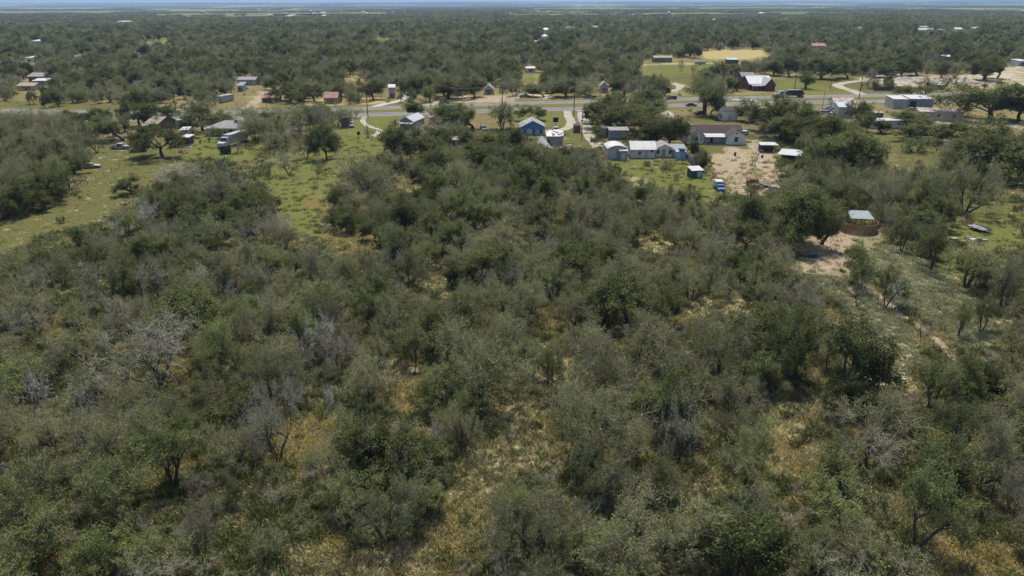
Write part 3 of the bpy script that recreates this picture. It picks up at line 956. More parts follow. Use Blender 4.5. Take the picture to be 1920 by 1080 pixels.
def window(root, W, D, side, u, z, w, h, frame=None):
    frame = frame or TRIM
    def P(a, dpt, zz):            # a along the wall, dpt outwards
        if side == 'f': return (a, -dpt, zz)
        if side == 'b': return (a, D + dpt, zz)
        if side == 'l': return (-W / 2 - dpt, a, zz)
        return (W / 2 + dpt, a, zz)
    a0 = (-W / 2 + u * W) if side in 'fb' else u * D
    def bar(mb, a, zz, wa, hz, t, mat):
        c = P(a, t / 2, zz)
        s = (wa, t, hz) if side in 'fb' else (t, wa, hz)
        mb.box(c, s, mat)
    mb = MB()
    b = 0.10
    bar(mb, a0, z + h / 2 + b / 2, w + 2 * b, b, .07, frame)
    bar(mb, a0, z - h / 2 - b / 2, w + 2 * b, b, .09, frame)
    bar(mb, a0 - w / 2 - b / 2, z, b, h, .07, frame)
    bar(mb, a0 + w / 2 + b / 2, z, b, h, .07, frame)
    bar(mb, a0, z, w, .05, .06, frame)
    fr = mb.build("window", root)
    mp = MB(); bar(mp, a0, z, w, h, .03, GLASS); mp.build("pane", fr)
    return fr

def door(root, W, D, side, u, w, h, mat, z0=0.2):
    mb = MB()
    a0 = (-W / 2 + u * W) if side in 'fb' else u * D
    if side == 'f': mb.box((a0, -.03, z0 + h / 2), (w, .06, h), mat)
    elif side == 'l': mb.box((-W / 2 - .03, a0, z0 + h / 2), (.06, w, h), mat)
    else: mb.box((W / 2 + .03, a0, z0 + h / 2), (.06, w, h), mat)
    dd = mb.build("door", root)
    return dd

def wall_block(mb, x0, x1, y0, y1, h, kind, rh, mat):
    if kind == 'side':
        ym = (y0 + y1) / 2
        mb.prism([(y0, 0), (y1, 0), (y1, h), (ym, h + rh - .02), (y0, h)], 'x', x0, x1, mat)
    elif kind in ('front', 'arch'):
        xm = (x0 + x1) / 2
        if kind == 'front':
            mb.prism([(x0, 0), (x1, 0), (x1, h), (xm, h + rh - .02), (x0, h)], 'y', y0, y1, mat)
        else:
            top = [(x1 + (x0 - x1) * t, h + rh * math.sin(math.pi * t) ** .8) for t in np.linspace(0, 1, 9)]
            mb.prism([(x0, 0), (x1, 0)] + top, 'y', y0, y1, mat)
    elif kind == 'flat':
        mb.prism([(y0, 0), (y1, 0), (y1, h + rh), (y0, h)], 'x', x0, x1, mat)
    else:
        mb.box(((x0 + x1) / 2, (y0 + y1) / 2, h / 2), (x1 - x0, y1 - y0, h), mat)

def roof_block(mb, x0, x1, y0, y1, h, kind, rh, mat, ov=.35, th=.10):
    z = h + .03
    if kind == 'side':
        ym = (y0 + y1) / 2
        sl = rh / (ym - y0)
        e = z - ov * sl
        for s, ye in ((1, y0 - ov), (-1, y1 + ov)):
            qd = [(x0 - ov, ye, e), (x1 + ov, ye, e), (x1 + ov, ym, z + rh), (x0 - ov, ym, z + rh)]
            mb.slab([(a, b_, c_ + th) for a, b_, c_ in (qd if s > 0 else qd[::-1])], th, mat)
    elif kind == 'front':
        xm = (x0 + x1) / 2
        sl = rh / (xm - x0)
        e = z - ov * sl
        for s, xe in ((1, x0 - ov), (-1, x1 + ov)):
            qd = [(xe, y0 - ov, e), (xm, y0 - ov, z + rh), (xm, y1 + ov, z + rh), (xe, y1 + ov, e)]
            mb.slab([(a, b_, c_ + th) for a, b_, c_ in (qd if s > 0 else qd[::-1])], th, mat)
    elif kind == 'arch':
        ts = np.linspace(0, 1, 9)
        P = [(x0 - ov * .5 + (x1 - x0 + ov) * t, z + rh * math.sin(math.pi * t) ** .8) for t in ts]
        for (a, za), (b_, zb) in zip(P[:-1], P[1:]):
            mb.slab([(a, y0 - ov, za + th), (b_, y0 - ov, zb + th), (b_, y1 + ov, zb + th), (a, y1 + ov, za + th)], th, mat)
    elif kind == 'flat':
        mb.slab([(x0 - ov, y0 - ov, z + th), (x1 + ov, y0 - ov, z + th), (x1 + ov, y1 + ov, z + rh + th), (x0 - ov, y1 + ov, z + rh + th)], th, mat)
    elif kind == 'hip':
        k = min((y1 - y0) / 2, (x1 - x0) / 2.2)
        xa, xb, ym = x0 + k, x1 - k, (y0 + y1) / 2
        A = [(x0 - ov, y0 - ov, z), (x1 + ov, y0 - ov, z), (x1 + ov, y1 + ov, z), (x0 - ov, y1 + ov, z), (xa, ym, z + rh), (xb, ym, z + rh)]
        mb.add(A, [(0, 1, 5, 4), (1, 2, 5), (2, 3, 4, 5), (3, 0, 4), (3, 2, 1, 0)], mat)

def house(name, label, cat, pl, pr, yb, D, wh, rh, roof, wall, roofm, yaw=0.0, wins=(), doors=(), ov=.35, group=None, frame=None, fascia=None, base=True, keep=None):
    p = at((pl + pr) / 2, yb)
    zc = depth(p)
    W = (pr - pl) * zc / FPX / max(.3, math.cos(yaw))
    root = thing(name, label, cat, p, yaw, group)
    mb = MB(); wall_block(mb, -W / 2, W / 2, 0, D, wh, roof, rh, wall)
    mb.build("wall", root)
    mb = MB(); roof_block(mb, -W / 2, W / 2, 0, D, wh, roof, rh, roofm, ov)
    mb.build("roof", root)
    if base:
        mb = MB()
        mb.box((0, -.06, .12), (W + .2, .1, .24), CONC)
        mb.box((-W / 2 - .06, D / 2, .12), (.1, D + .02, .24), CONC)
        mb.box((W / 2 + .06, D / 2, .12), (.1, D + .02, .24), CONC)
        mb.build("foundation", root)
    if fascia and roof in ('flat', 'side'):
        mb = MB()
        e = wh + .03 - (ov * rh / (D / 2) if roof == 'side' else 0)
        mb.box((0, -ov - .03, e + .02), (W + 2 * ov, .05, .22), fascia)
        mb.build("fascia", root)
    for w in wins:
        window(root, W, D, *w, frame=frame)
    for d_ in doors:
        door(root, W, D, *d_)
    if keep:
        BOXES.append(keep)
    return root, W, zc

# the bungalow with two gabled wings and a porch
pb = at(1342, 271)
zb = depth(pb)
BW = 110 * zb / FPX
root = thing("bungalow", "white bungalow with brown roof, two front gables and bright porch roof by the dirt yard", "house", pb, math.radians(-3))
lw, rw = (-BW / 2 + .4, -BW / 2 + .4 + BW * .285), (BW / 2 - BW * .33, BW / 2)
mb = MB()
wall_block(mb, -BW / 2, BW / 2 - .6, 3.2, 11.2, 2.7, 'side', 2.3, WHITE)
wall_block(mb, lw[0], lw[1], 1.0, 3.198, 2.7, 'front', 1.7, WHITE)
wall_block(mb, rw[0], rw[1], 0, 3.196, 2.7, 'front', 1.9, WHITE)
mb.build("wall", root)
mb = MB()
roof_block(mb, -BW / 2, BW / 2 - .6, 3.2, 11.2, 2.7, 'side', 2.3, RBROWN, .45)
roof_block(mb, lw[0], lw[1], 1.0, 5.6, 2.72, 'front', 1.7, RBROWN, .42)
roof_block(mb, rw[0], rw[1], 0, 6.2, 2.72, 'front', 1.9, RBROWN, .42)
mb.build("roof", root)
mb = MB()
px0, px1 = lw[1] + .1, rw[0] - .1
mb.slab([(px0, -.4, 2.45), (px1, -.4, 2.45), (px1, 3.3, 2.95), (px0, 3.3, 2.95)], .08, RMETAL)
pr_ = mb.build("porch_roof", root, label="white sheet metal porch roof with a blue edge")
mb = MB(); mb.box(((px0 + px1) / 2, -.45, 2.34), (px1 - px0, .06, .26), TRIMB); mb.build("fascia", pr_)
for t in (0.02, .5, .98):
    mb = MB(); x = px0 + (px1 - px0) * t; mb.box((x, -.25, 1.18), (.12, .12, 2.36), TRIM); mb.build("porch_post", root)
mb = MB(); mb.box(((px0 + px1) / 2, 1.35, .1), (px1 - px0, 3.3, .2), CONC); mb.build("porch_floor", root)
for (cx, y0, z, w, h) in (((lw[0] + lw[1]) / 2 + .2, 1.0, 1.6, 1.0, 1.1), ((rw[0] + rw[1]) / 2, 0, 1.65, .95, 1.3)):
    wn_ = window(root, 2 * abs(cx) + .0001, 0, 'f', 1.0 if cx > 0 else 0.0, z, w, h, frame=TRIMD)
    wn_.location = (0, y0, 0)
for (cx, y0, z) in (((lw[0] + lw[1]) / 2, 1.0, 3.35), ((rw[0] + rw[1]) / 2, 0, 3.55)):
    mb = MB(); mb.box((cx, y0 - .04, z), (.5, .06, .5), BROWNW); mb.build("gable_vent", root)
window(root, BW, 11.2, 'l', .5, 1.6, .9, 1.2)
window(root, BW, 11.2, 'l', .8, 1.6, .9, 1.2)
mb = MB(); mb.box(((px0 + px1) / 2 - .5, 3.15, 1.25), (.95, .08, 2.1), BROWNW); mb.build("door", root)

pg = at(1367, 227)
r_, W, zc = house("outbuilding", "tall white outbuilding with brown gable roof behind the bungalow", "shed", 1354, 1382, 227, 5.0, 3.9, 1.0, 'side', WHITE, RBROWN, math.radians(2), wins=[('l', .5, 2.9, .7, .8)], doors=[('f', .5, 1.6, 2.2, TRIM)])
mb = MB(); mb.slab([(-W / 2 - 2.6, .3, 1.9), (-W / 2 - .02, .3, 2.3), (-W / 2 - .02, 4.2, 2.3), (-W / 2 - 2.6, 4.2, 1.9)], .08, RBROWN)
cp = mb.build("lean_to_roof", r_)
for yy in (.5, 4.0):
    mb = MB(); mb.box((-W / 2 - 2.45, yy, .92), (.1, .1, 1.84), WOODG); mb.build("post", r_)

r_, W, zc = house("blue_house", "small blue clapboard house with grey gable roof and pale lower panels", "house", 977, 1021, 254, 9.5, 2.9, 2.0, 'front', BLUEU, RGREY, math.radians(2),
      wins=[('f', .16, 1.5, .9, 1.3), ('f', .55, 1.5, .9, 1.3), ('f', .85, 1.5, .9, 1.3), ('l', .4, 1.5, .9, 1.1)], doors=[('f', .36, .95, 2.1, TRIM)], ov=.4)
mb = MB()
xs = [-W / 2, -W / 2 + .16 * W - .6, -W / 2 + .16 * W + .6, -W / 2 + .36 * W - .5, -W / 2 + .36 * W + .5, -W / 2 + .55 * W - .6, -W / 2 + .55 * W + .6, -W / 2 + .85 * W - .6, -W / 2 + .85 * W + .6, W / 2]
for a, b_ in zip(xs[::2], xs[1::2]):
    mb = MB(); mb.box(((a + b_) / 2, -.025, 1.15), (b_ - a, .045, 1.7), BLUEL)
    mb.build("lower_panel", r_)
for a, b_ in ((-1.6, 2.2), (-.9, 4.1), (-2.3, 5.6)):
    mb = MB(); zz = 2.93 + .1 + 2.0 * (1 - abs(a) / (W / 2)) + .02
    k = 2.0 / (W / 2)
    mb.slab([(a - .5, b_, zz - .5 * k + .03), (a + .3, b_, zz + .3 * k + .03), (a + .3, b_ + 1.3, zz + .3 * k + .03), (a - .5, b_ + 1.3, zz - .5 * k + .03)], .03, TRIM)
    mb.build("roof_patch", r_)

# shed row north of the lawn
house("storage_shed", "tan metal shed with low curved white roof, first of the row along the lawn", "shed", 1139, 1174, 299, 6.5, 3.1, .9, 'arch', surf("putty_metal", (0.60, 0.56, 0.46), var=.1, ribs=('X', 3.0)), RMETALY, math.radians(3), doors=[('f', .3, 1.6, 2.2, TRIM)])
house("storage_shed", "small pale green storage closet standing in front of the curved roof shed", "shed", 1161, 1176, 301, 1.6, 2.7, .25, 'flat', TEAL, RMETAL, math.radians(3), doors=[('f', .5, 1.1, 2.0, TRIM)], ov=.15)
r_, W, zc = house("cabin", "cream cabin with bright white sheet metal roof between the tan shed and grey roofed cottage", "cabin", 1183, 1228, 297, 6.0, 2.7, 1.7, 'side', surf("pinkish_siding", (0.80, 0.72, 0.64), var=.1), RMETAL, math.radians(0),
      wins=[('f', .35, 1.6, .7, .9), ('f', .85, 2.1, .8, .5)], doors=[('f', .62, .9, 2.0, GREY)], frame=TAN)
house("cottage", "white cottage with weathered grey metal gable roof beside the bright cabin roof", "cottage", 1230, 1260, 295, 7.0, 2.6, 1.1, 'front', WHITE, RGREY, math.radians(-2), wins=[('f', .12, 1.6, .6, .9), ('f', .85, 1.6, .6, .9)], doors=[('f', .45, 1.0, 2.1, YELLOW)], frame=TRIMB)
house("lean_to", "long lean-to shed with rusty grey roof between the cottage and the board fence", "shed", 1262, 1284, 296, 5.5, 2.4, .5, 'flat', GREY, RGREY, math.radians(-4), ov=.4)
r_, W, zc = house("locker_shed", "pale blue grey metal locker with a bright blue tub on top, beside the lawn", "shed", 1267, 1285, 300, 2.0, 2.3, .1, 'flat', BLUEL, RMETAL, math.radians(-4), doors=[('f', .3, .9, 1.9, TRIM)], ov=.1, base=False)
tb = thing("water_tub", "bright blue round plastic tub lying on the pale metal locker", "tub", (r_.location[0] + .4, r_.location[1] + 1.0, 2.64))
mb = MB(); mb.tube((0, 0, 0), (0, 0, .5), .85, 1.0, BLUEP, 16); mb.build("tub_body", tb)
mb = MB(); mb.tube((0, 0, .5), (0, 0, .56), 1.06, 1.06, BLUEP, 16); mb.build("rim", tb)
house("animal_hut", "small grey tin roofed hut with dark open front on the lawn edge", "hut", 1296, 1318, 334, 3.0, 1.9, .5, 'flat', DARKW, RMETAL, math.radians(10), doors=[('f', .7, 1.4, 1.5, BLUEL)], ov=.15, base=False)
house("long_shed", "long pale green metal shed under the dark live oaks", "shed", 1142, 1178, 262, 4.5, 3.0, .4, 'flat', TEAL, RGREY, math.radians(-1), ov=.2)
house("dark_shed", "dark weathered shed joined to the end of the pale green metal shed", "shed", 1128, 1141, 258, 4.0, 3.0, .3, 'flat', DARKW, RDARK, 0, ov=.2)
r_, W, zc = house("board_shed", "grey board shed with roof littered with white and blue sheeting near the blue house", "shed", 1026, 1055, 275, 5.0, 3.2, .9, 'flat', GREYW, TARP, math.radians(0), ov=.3, doors=[('f', .1, .8, 2.1, DARKW)])
rg = random.Random(5)
for i in range(16):
    mb = MB(); x, y = rg.uniform(-W / 2, W / 2), rg.uniform(0, 4.6)
    mb.box((x, y, 3.2 + .13 + .9 * y / 5.0 + .09), (rg.uniform(.3, .9), rg.uniform(.2, .7), rg.uniform(.08, .2)), rg.choice([TRIMB, BLACK, TARP, GREY, RUST]), rg.uniform(0, 3))
    mb.build("loose_sheet", r_)
house("weathered_shed", "little brown shed with dark flat roof beside the bushes and the tall pole", "shed", 1076, 1088, 249, 3.0, 2.4, .2, 'flat', BROWNW, RDARK, 0, ov=.15, base=False)
# collapsed tent-shaped roof
pt = at(1016, 281); sc_ = depth(pt) / FPX
root = thing("collapsed_shed", "collapsed shed with pale pointed roof sheets sagging over debris", "shed", pt, 0)
mb = MB()
A = (0, 2.2, 4.6 * .9)
for qd in ([(-20 * sc_, -.3, .3), (-4 * sc_, -.6, .9), A, A], [(-4 * sc_, -.6, .9), (6 * sc_, -.2, 1.2), A, A], [(6 * sc_, -.2, 1.2), (21 * sc_, .2, .2), A, A], [(-20 * sc_, -.3, .3), A, A, (-14 * sc_, 5, .4)], [(21 * sc_, .2, .2), (15 * sc_, 5, .5), A, A]):
    pts_ = []
    for p_ in qd:
        if p_ not in pts_: pts_.append(p_)
    mb.slab(pts_, .06, TARP)
mb.build("roof", root)
for x in (-2.5, 0.2, 2.6):
    mb = MB(); mb.box((x, 1.8, .9), (.14, .14, 1.8), WOODG); mb.build("post", root)

# farther houses on this side of the highway
r_, W, zc = house("ranch_house", "long low ranch house with pale grey shingle hip roof behind the mown yard", "house", 389, 461, 255, 9.5, 2.7, 1.9, 'hip', CREAM, RGREY, math.radians(-2),
      wins=[('f', .3, 1.5, 1.2, 1.1), ('f', .62, 1.5, 1.5, 1.1), ('f', .85, 1.5, 1.2, 1.1)], doors=[('f', .48, .95, 2.1, BROWNW)], ov=.9)
mb = MB(); roof_block(mb, W * .12, W * .30, 3.5, 7.5, 4.0, 'front', 1.0, RGREY, .2); mb.build("roof_dormer", r_)
mb = MB(); mb.tube((-W * .22, 3.0, 3.6), (-W * .22, 3.0, 4.2), .15, .15, BLUEP, 8); mb.build("roof_vent", r_)
house("tan_house", "tan roofed gable house half hidden behind the round dark tree", "house", 274, 300, 245, 9, 2.6, 1.8, 'side', BROWNW, RTAN, math.radians(-16), wins=[('l', .5, 1.5, .8, .9)], ov=.5)
house("carport", "low white flat roof annex beside the tan roofed house", "carport", 268, 276, 247, 3, 2.1, .1, 'flat', GREY, RMETAL, 0, ov=.4)
house("garden_shed", "small dark shed with pale tin roof beside the round dark tree", "shed", 344, 356, 272, 3.5, 2.4, .3, 'flat', DARKW, RMETAL, 0, ov=.4)
house("garden_shed", "little white tin roofed shed behind the dark shed", "shed", 342, 354, 256, 3.0, 2.2, .5, 'flat', GREY, RMETAL, .1, ov=.4)
house("brown_barn", "low brown shed under the grey trees beside the meadow", "shed", 640, 655, 240, 5, 3.6, .6, 'flat', BROWNW, RDARK, 0, ov=.2)
r_, W, zc = house("metal_barn", "pale metal roofed house with steep gable and porch facing the meadow", "house", 750, 776, 240, 11, 2.4, 1.5, 'front', TEAL, surf("blue_grey_metal", (0.42, 0.45, 0.47), rough=.5, var=.15, ribs=('Y', 3.)), math.radians(-14), wins=[('f', .3, 1.5, .8, .9)], doors=[('f', .6, .9, 2, TRIM)])
mb = MB(); mb.slab([(-W / 2 - 1, -2.6, 1.9), (W / 2 + .4, -2.6, 1.9), (W / 2 + .4, -.02, 2.3), (-W / 2 - 1, -.02, 2.3)], .08, RGREY); mb.build("porch_roof", r_)
for x in (-W / 2 - .8, 0, W / 2 + .2):
    mb = MB(); mb.box((x, -2.4, .92), (.1, .1, 1.84), WOODG); mb.build("porch_post", r_)
house("brown_cottage", "low cottage with flat brown roof beside the big dark tree", "house", 804, 822, 232, 4.5, 2.3, .4, 'flat', CREAM, RORANGE, 0, ov=.3)
house("slab_roof_shed", "open shed with pale brown flat roof in the middle of the trees", "shed", 838, 872, 276, 4.5, 2.2, .5, 'flat', BROWNW, RTAN, math.radians(-3), ov=.3)
# right hand cluster
r_, W, zc = house("rust_roof_house", "tan house with rusty gable roof behind the parked cars", "house", 1564, 1600, 205, 8, 2.8, 1.6, 'side', CREAM, RRUST, math.radians(-6), wins=[('f', .3, 1.6, 1.0, 1.0), ('f', .8, 1.6, 1.0, 1.0), ('l', .5, 1.6, .8, 1.0)], doors=[('f', .5, .9, 2, BLUEL)])
house("grey_barn", "grey metal barn with sloping pale roof in front of the rusty roofed house", "barn", 1571, 1597, 222, 7, 4.2, 1.0, 'flat', GREY, surf("sheet_roof", (0.42, 0.46, 0.47), rough=.5, var=.1), math.radians(-12), ov=.2)
r_, W, zc = house("double_shed", "pale metal workshop with white roof, its left half beside the highway", "workshop", 1674, 1704, 204, 9, 3.9, .5, 'flat', GREY, RMETAL, math.radians(-6), doors=[('f', .7, 1.6, 2.3, TRIM)], ov=.15)
r_, W, zc = house("double_shed", "pale metal workshop with white roof and dark open bay, beside its lower twin", "workshop", 1705, 1746, 205, 9, 4.2, .6, 'flat', surf("blue_grey_wall", (0.30, 0.34, 0.38), var=.1, ribs=('X', 3.)), RMETAL, math.radians(-6), doors=[('f', .14, 2.6, 3.2, BLACK)], ov=.15)  # black door panel paints the shaded inside of the open bay
house("mobile_home", "long tan mobile home with rust streaked white roof by the gravel lot", "mobile home", 1728, 1796, 226, 8, 3.0, .5, 'flat', TAN, RRUST, math.radians(-20), wins=[('f', .12, 1.9, .9, 1.0), ('f', .3, 1.9, .6, .6), ('f', .45, 1.9, 1.0, .9), ('f', .8, 1.9, 1.1, 1.0)], doors=[('f', .62, .9, 2, GREY)], ov=.15, frame=TRIM)
house("mobile_home", "narrow cream mobile home with blue trim under dark foliage", "mobile home", 1632, 1691, 241, 4.2, 2.7, .25, 'flat', CREAM, RMETAL, math.radians(-2), wins=[('f', .13, 1.6, 1.2, .8), ('f', .5, 1.6, .8, .9), ('f', .86, 1.7, .7, .6)], doors=[('f', .33, .9, 2, WHITE)], ov=.15, frame=TRIM, fascia=TRIMB)
house("garden_shed", "tiny grey open shed in the grass behind the blue trimmed mobile home", "shed", 1640, 1655, 222, 2.5, 2.0, .3, 'flat', DARKW, RGREY, 0, ov=.3)
# houses beyond the highway
r_, W, zc = house("brick_house", "red brick house with grey metal gables behind the front yard fence", "house", 1404, 1447, 169, 13, 3.2, 3.4, 'side', BRICKR, surf("grey_metal_roof", (0.42, 0.44, 0.46), rough=.5, var=.1, ribs=('X', 2.)), math.radians(4), wins=[('f', .2, 1.7, 1.2, 1.3), ('f', .38, 1.7, 1.2, 1.3)], doors=[('f', .3, 1, 2.1, TRIMD)], ov=.5)
mb = MB(); wall_block(mb, W * .02, W * .46, -5, -.02, 3.2, 'front', 3.0, BRICKR); roof_block(mb, W * .02, W * .46, -5, 5.5, 3.22, 'front', 3.0, surf("grey_metal_wing", (0.42, 0.44, 0.46), rough=.5, var=.1, ribs=('Y', 2.)), .5)
mb.build("front_wing", r_)
mb = MB(); mb.slab([(-W * .5, -4, 2.5), (W * .0, -4, 2.5), (W * .0, -.05, 3.3), (-W * .5, -.05, 3.3)], .1, RGREY); mb.build("porch_roof", r_)
for x in (-.48, -.3, -.15):
    mb = MB(); mb.box((W * x, -3.8, 1.22), (.18, .18, 2.44), TRIM); mb.build("porch_post", r_)
mb = MB(); wall_block(mb, -W * .45, W * .12, 13.02, 19, 5.8, 'side', 1.6, BRICKR); roof_block(mb, -W * .45, W * .12, 13.02, 19, 5.8, 'side', 1.6, RGREY, .5); mb.build("upper_storey", r_)
FARH = [
 ("garage", "grey windowless garage with bright roof beside the concrete drive", "garage", 730, 741, 184, 7, 5.0, 1.0, 'side', GREY, RMETAL),
 ("yellow_house", "small yellow house with patchy red roof beyond the highway", "house", 608, 633, 195, 8, 2.8, 2.0, 'side', YELLOW, RRED),
 ("low_shed", "low shed with long rust orange roof at the sandy drive", "shed", 492, 523, 192, 5, 2.0, .8, 'side', BROWNW, RORANGE),
 ("small_house", "small grey house with pointed grey roof between trees beyond the highway", "house", 908, 925, 177, 7, 2.5, 1.9, 'front', GREY, RGREY),
 ("pale_house", "pale house with whitish wall under the trees beyond the red pickup", "house", 1125, 1140, 174, 8, 3.2, 2.0, 'front', GREY, RGREY),
 ("mobile_home", "bright roofed mobile home in the trees beyond the dirt lot with rough trees", "mobile home", 987, 1004, 136, 6, 2.6, .6, 'flat', WHITE, RMETAL),
 ("green_house", "olive green long house with pale roof beside the golden field", "house", 1226, 1260, 117, 9, 3.4, 1.2, 'side', OLIVEW, RTAN),
 ("gable_house", "brown gable house in the woods with light grey roof", "house", 54, 84, 153, 9, 2.9, 1.7, 'side', BROWNW, RGREY),
 ("gable_house", "pale metal roofed annex in front of the brown gable house", "house", 64, 88, 160, 6, 2.4, .8, 'flat', GREY, RMETAL),
 ("gable_house", "low tan house near the brown gable house", "house", 33, 66, 170, 8, 2.4, 1.2, 'side', TAN, RTAN),
 ("metal_warehouse", "large white roofed metal building deep in the woods", "barn", 218, 241, 46, 20, 5.5, 2.0, 'flat', WHITE, RMETAL),
 ("far_house", "pale roof pair showing above the woods on the hill side", "house", 60, 78, 83, 12, 3.4, 1.20, 'flat', GREY, RMETAL),
 ("far_house", "tiny white roofed house showing between treetops over the brown gable house", "house", 51, 60, 117, 9, 3.4, 0.80, 'flat', WHITE, RMETAL),
 ("far_house", "tiny white roof between treetops under the warehouse", "house", 253, 260, 105, 9, 3.4, 0.80, 'flat', WHITE, RMETAL),
 ("far_house", "white speck of a roof in the woods halfway to the warehouse", "house", 140, 147, 114, 9, 3.4, 0.80, 'flat', WHITE, RMETAL),
 ("far_house", "little white trailer home in a woodland gap", "house", 226, 234, 123, 9, 3.0, 0.40, 'flat', WHITE, RMETAL),
 ("long_barn", "long barn with pale metal roof near the sandy drive", "barn", 447, 480, 160, 8, 3, 1.2, 'side', GREY, RGREY),
 ("far_house", "grey roofed farmhouse far off with a round white tank beside it", "house", 1002, 1016, 84, 10, 3.4, 0.96, 'side', GREY, RGREY),
 ("far_house", "white gabled house on the wooded horizon above the grey roofed farmhouse", "house", 1062, 1077, 56, 14, 3.4, 2.40, 'front', WHITE, RGREY),
 ("far_house", "reddish roofed house far off among dark trees", "house", 1110, 1121, 55, 14, 3.4, 2.40, 'side', TAN, RRED),
 ("far_house", "slanted bright metal roof far off in the woods", "barn", 1020, 1028, 60, 14, 3.4, 2.40, 'flat', WHITE, RMETAL),
 ("far_house", "long white roofed sheds on the wooded skyline, leftmost", "barn", 1722, 1747, 60, 14, 3.4, 1.60, 'side', WHITE, RMETAL),
 ("far_house", "small bright shed on the wooded skyline between two larger white roofs", "barn", 1762, 1770, 61, 12, 3.4, 1.20, 'flat', WHITE, RMETAL),
 ("far_house", "bright white barn roof on the wooded skyline", "barn", 1791, 1805, 59, 14, 3.4, 2.00, 'side', WHITE, RMETAL),
 ("far_house", "white speck of a roof beside the bright barn on the skyline", "barn", 1825, 1831, 57, 12, 3.4, 1.20, 'flat', WHITE, RMETAL),
 ("far_house", "pale blue grey roof among trees past the gravel yards", "house", 1768, 1789, 115, 9, 3.4, 0.96, 'side', BLUEL, RMETAL),
 ("far_house", "bright gabled roof among trees over the gravel yards", "house", 1868, 1877, 107, 9, 3.4, 1.28, 'front', WHITE, RMETAL),
 ("far_house", "white roofed shed at the edge of the pale gravel yard", "shed", 1909, 1925, 124, 9, 3.4, 0.64, 'flat', WHITE, RMETAL),
 ("red_roof_house", "long house with dull red roof in the trees past the golden field", "house", 1521, 1547, 92, 10, 3, 2, 'side', TAN, RRED),
 ("far_house", "white gabled roof far off at the wood edge over the golden field", "house", 1610, 1620, 57, 12, 3.4, 1.60, 'front', WHITE, RGREY),
 ("far_house", "pale house roof peeping out right above the small lake of trees", "house", 678, 686, 72, 10, 3.0, 0.96, 'side', WHITE, RMETAL),
 ("tarp_house", "low grey house with tarpaulin covered roof beside the sand heap", "house", 1747, 1772, 168, 7, 2.4, 1.2, 'side', DARKW, surf("tarp_roof", (0.33, 0.36, 0.40), rough=.7, var=.2)),
 ("pavilion", "dark roofed shed in the pasture beyond the brick house", "shed", 1364, 1384, 120, 7, 3, .6, 'flat', DARKW, BLUEL),
 ("slab_shed", "pale tin roof in the trees beside the white trailer", "shed", 446, 456, 172, 6, 3, 1.2, 'flat', GREY, RGREY),
]
for (nm, lb, ct, pl, pr, yb, D, wh, rh, rf, wl, rm) in FARH:
    wn2 = [('f', .3, 1.6, 1.0, 1.0), ('f', .7, 1.6, 1.0, 1.0)] if yb > 90 else ()
    p_ = at(pl, yb); hpx = (wh + rh * .6) * FPX / depth(p_)
    house(nm, lb, ct, pl, pr, yb, D, wh, rh, rf, wl, rm, math.radians(rg.uniform(-6, 6)), wins=wn2, doors=[('f', .5, .95, 2.1, BROWNW)] if wn2 else (), base=False,
          keep=(pl - 1, yb - hpx * 1.05 - 1, pr + 1, yb - hpx * (.3 if yb > 115 else .6)))

# bright specks of a far settlement: roofs too small to tell apart
mb = MB()
for i in range(230):
    u, v = rg.random(), rg.random()
    if i < 110: x, y = rg.uniform(380, 960), rg.choice([24, 27, 30, 22, 32]) + rg.uniform(-1.5, 1.5)
    elif i < 170: x, y = rg.uniform(960, 1920), rg.uniform(12, 36)
    else: x, y = rg.uniform(0, 1920), rg.uniform(36, 62)
    p_ = at(x, y); s_ = depth(p_) / FPX
    w_, d_, h_ = rg.uniform(7, 20), rg.uniform(7, 14), rg.uniform(3, 5)
    mt = rg.choice([RMETAL, WHITE, RGREY, RTAN, RMETAL])
    a_ = rg.uniform(0, 3)
    mb.box((p_[0], p_[1], h_ / 2), (w_, d_, h_), rg.choice([WHITE, CREAM, TAN, GREY]), a_)
    mb.box((p_[0], p_[1], h_ + .9), (w_ + 1, d_ + 1, 1.8), mt, a_, .55)
mb.build("distant_settlement", kind="stuff")

# radio masts on the horizon
for (x, y, h, lb) in ((249, 17, 130, "tall thin radio mast on the horizon above the large white roof"), (635, 17, 105, "thin radio mast on the horizon over the far settlement"), (1568, 9, 150, "faint radio mast at the horizon over the far farmland")):
    p_ = at(x, y); 
    k = min(1.0, 6500 / p_[1]); p_ = p_ * k; p_[2] = 0
    root = thing("radio_mast", lb, "mast", p_, 0, None)
    mb = MB()
    for q_ in range(3):
        a0 = q_ * 2.094
        mb.tube((1.4 * math.cos(a0), 1.4 * math.sin(a0), 0), (1.0 * math.cos(a0), 1.0 * math.sin(a0), h), .35, .3, STEEL, 4)
    mb.build("lattice_leg", root, kind="stuff")
    mb = MB()
    for z in range(0, h, 8):
        for q_ in range(3):
            a0, a1 = q_ * 2.094, (q_ + 1) * 2.094
            mb.tube((1.3 * math.cos(a0), 1.3 * math.sin(a0), z), (1.3 * math.cos(a1), 1.3 * math.sin(a1), z + 8), .15, .15, STEEL, 4)
    mb.build("bracing", root, kind="stuff")

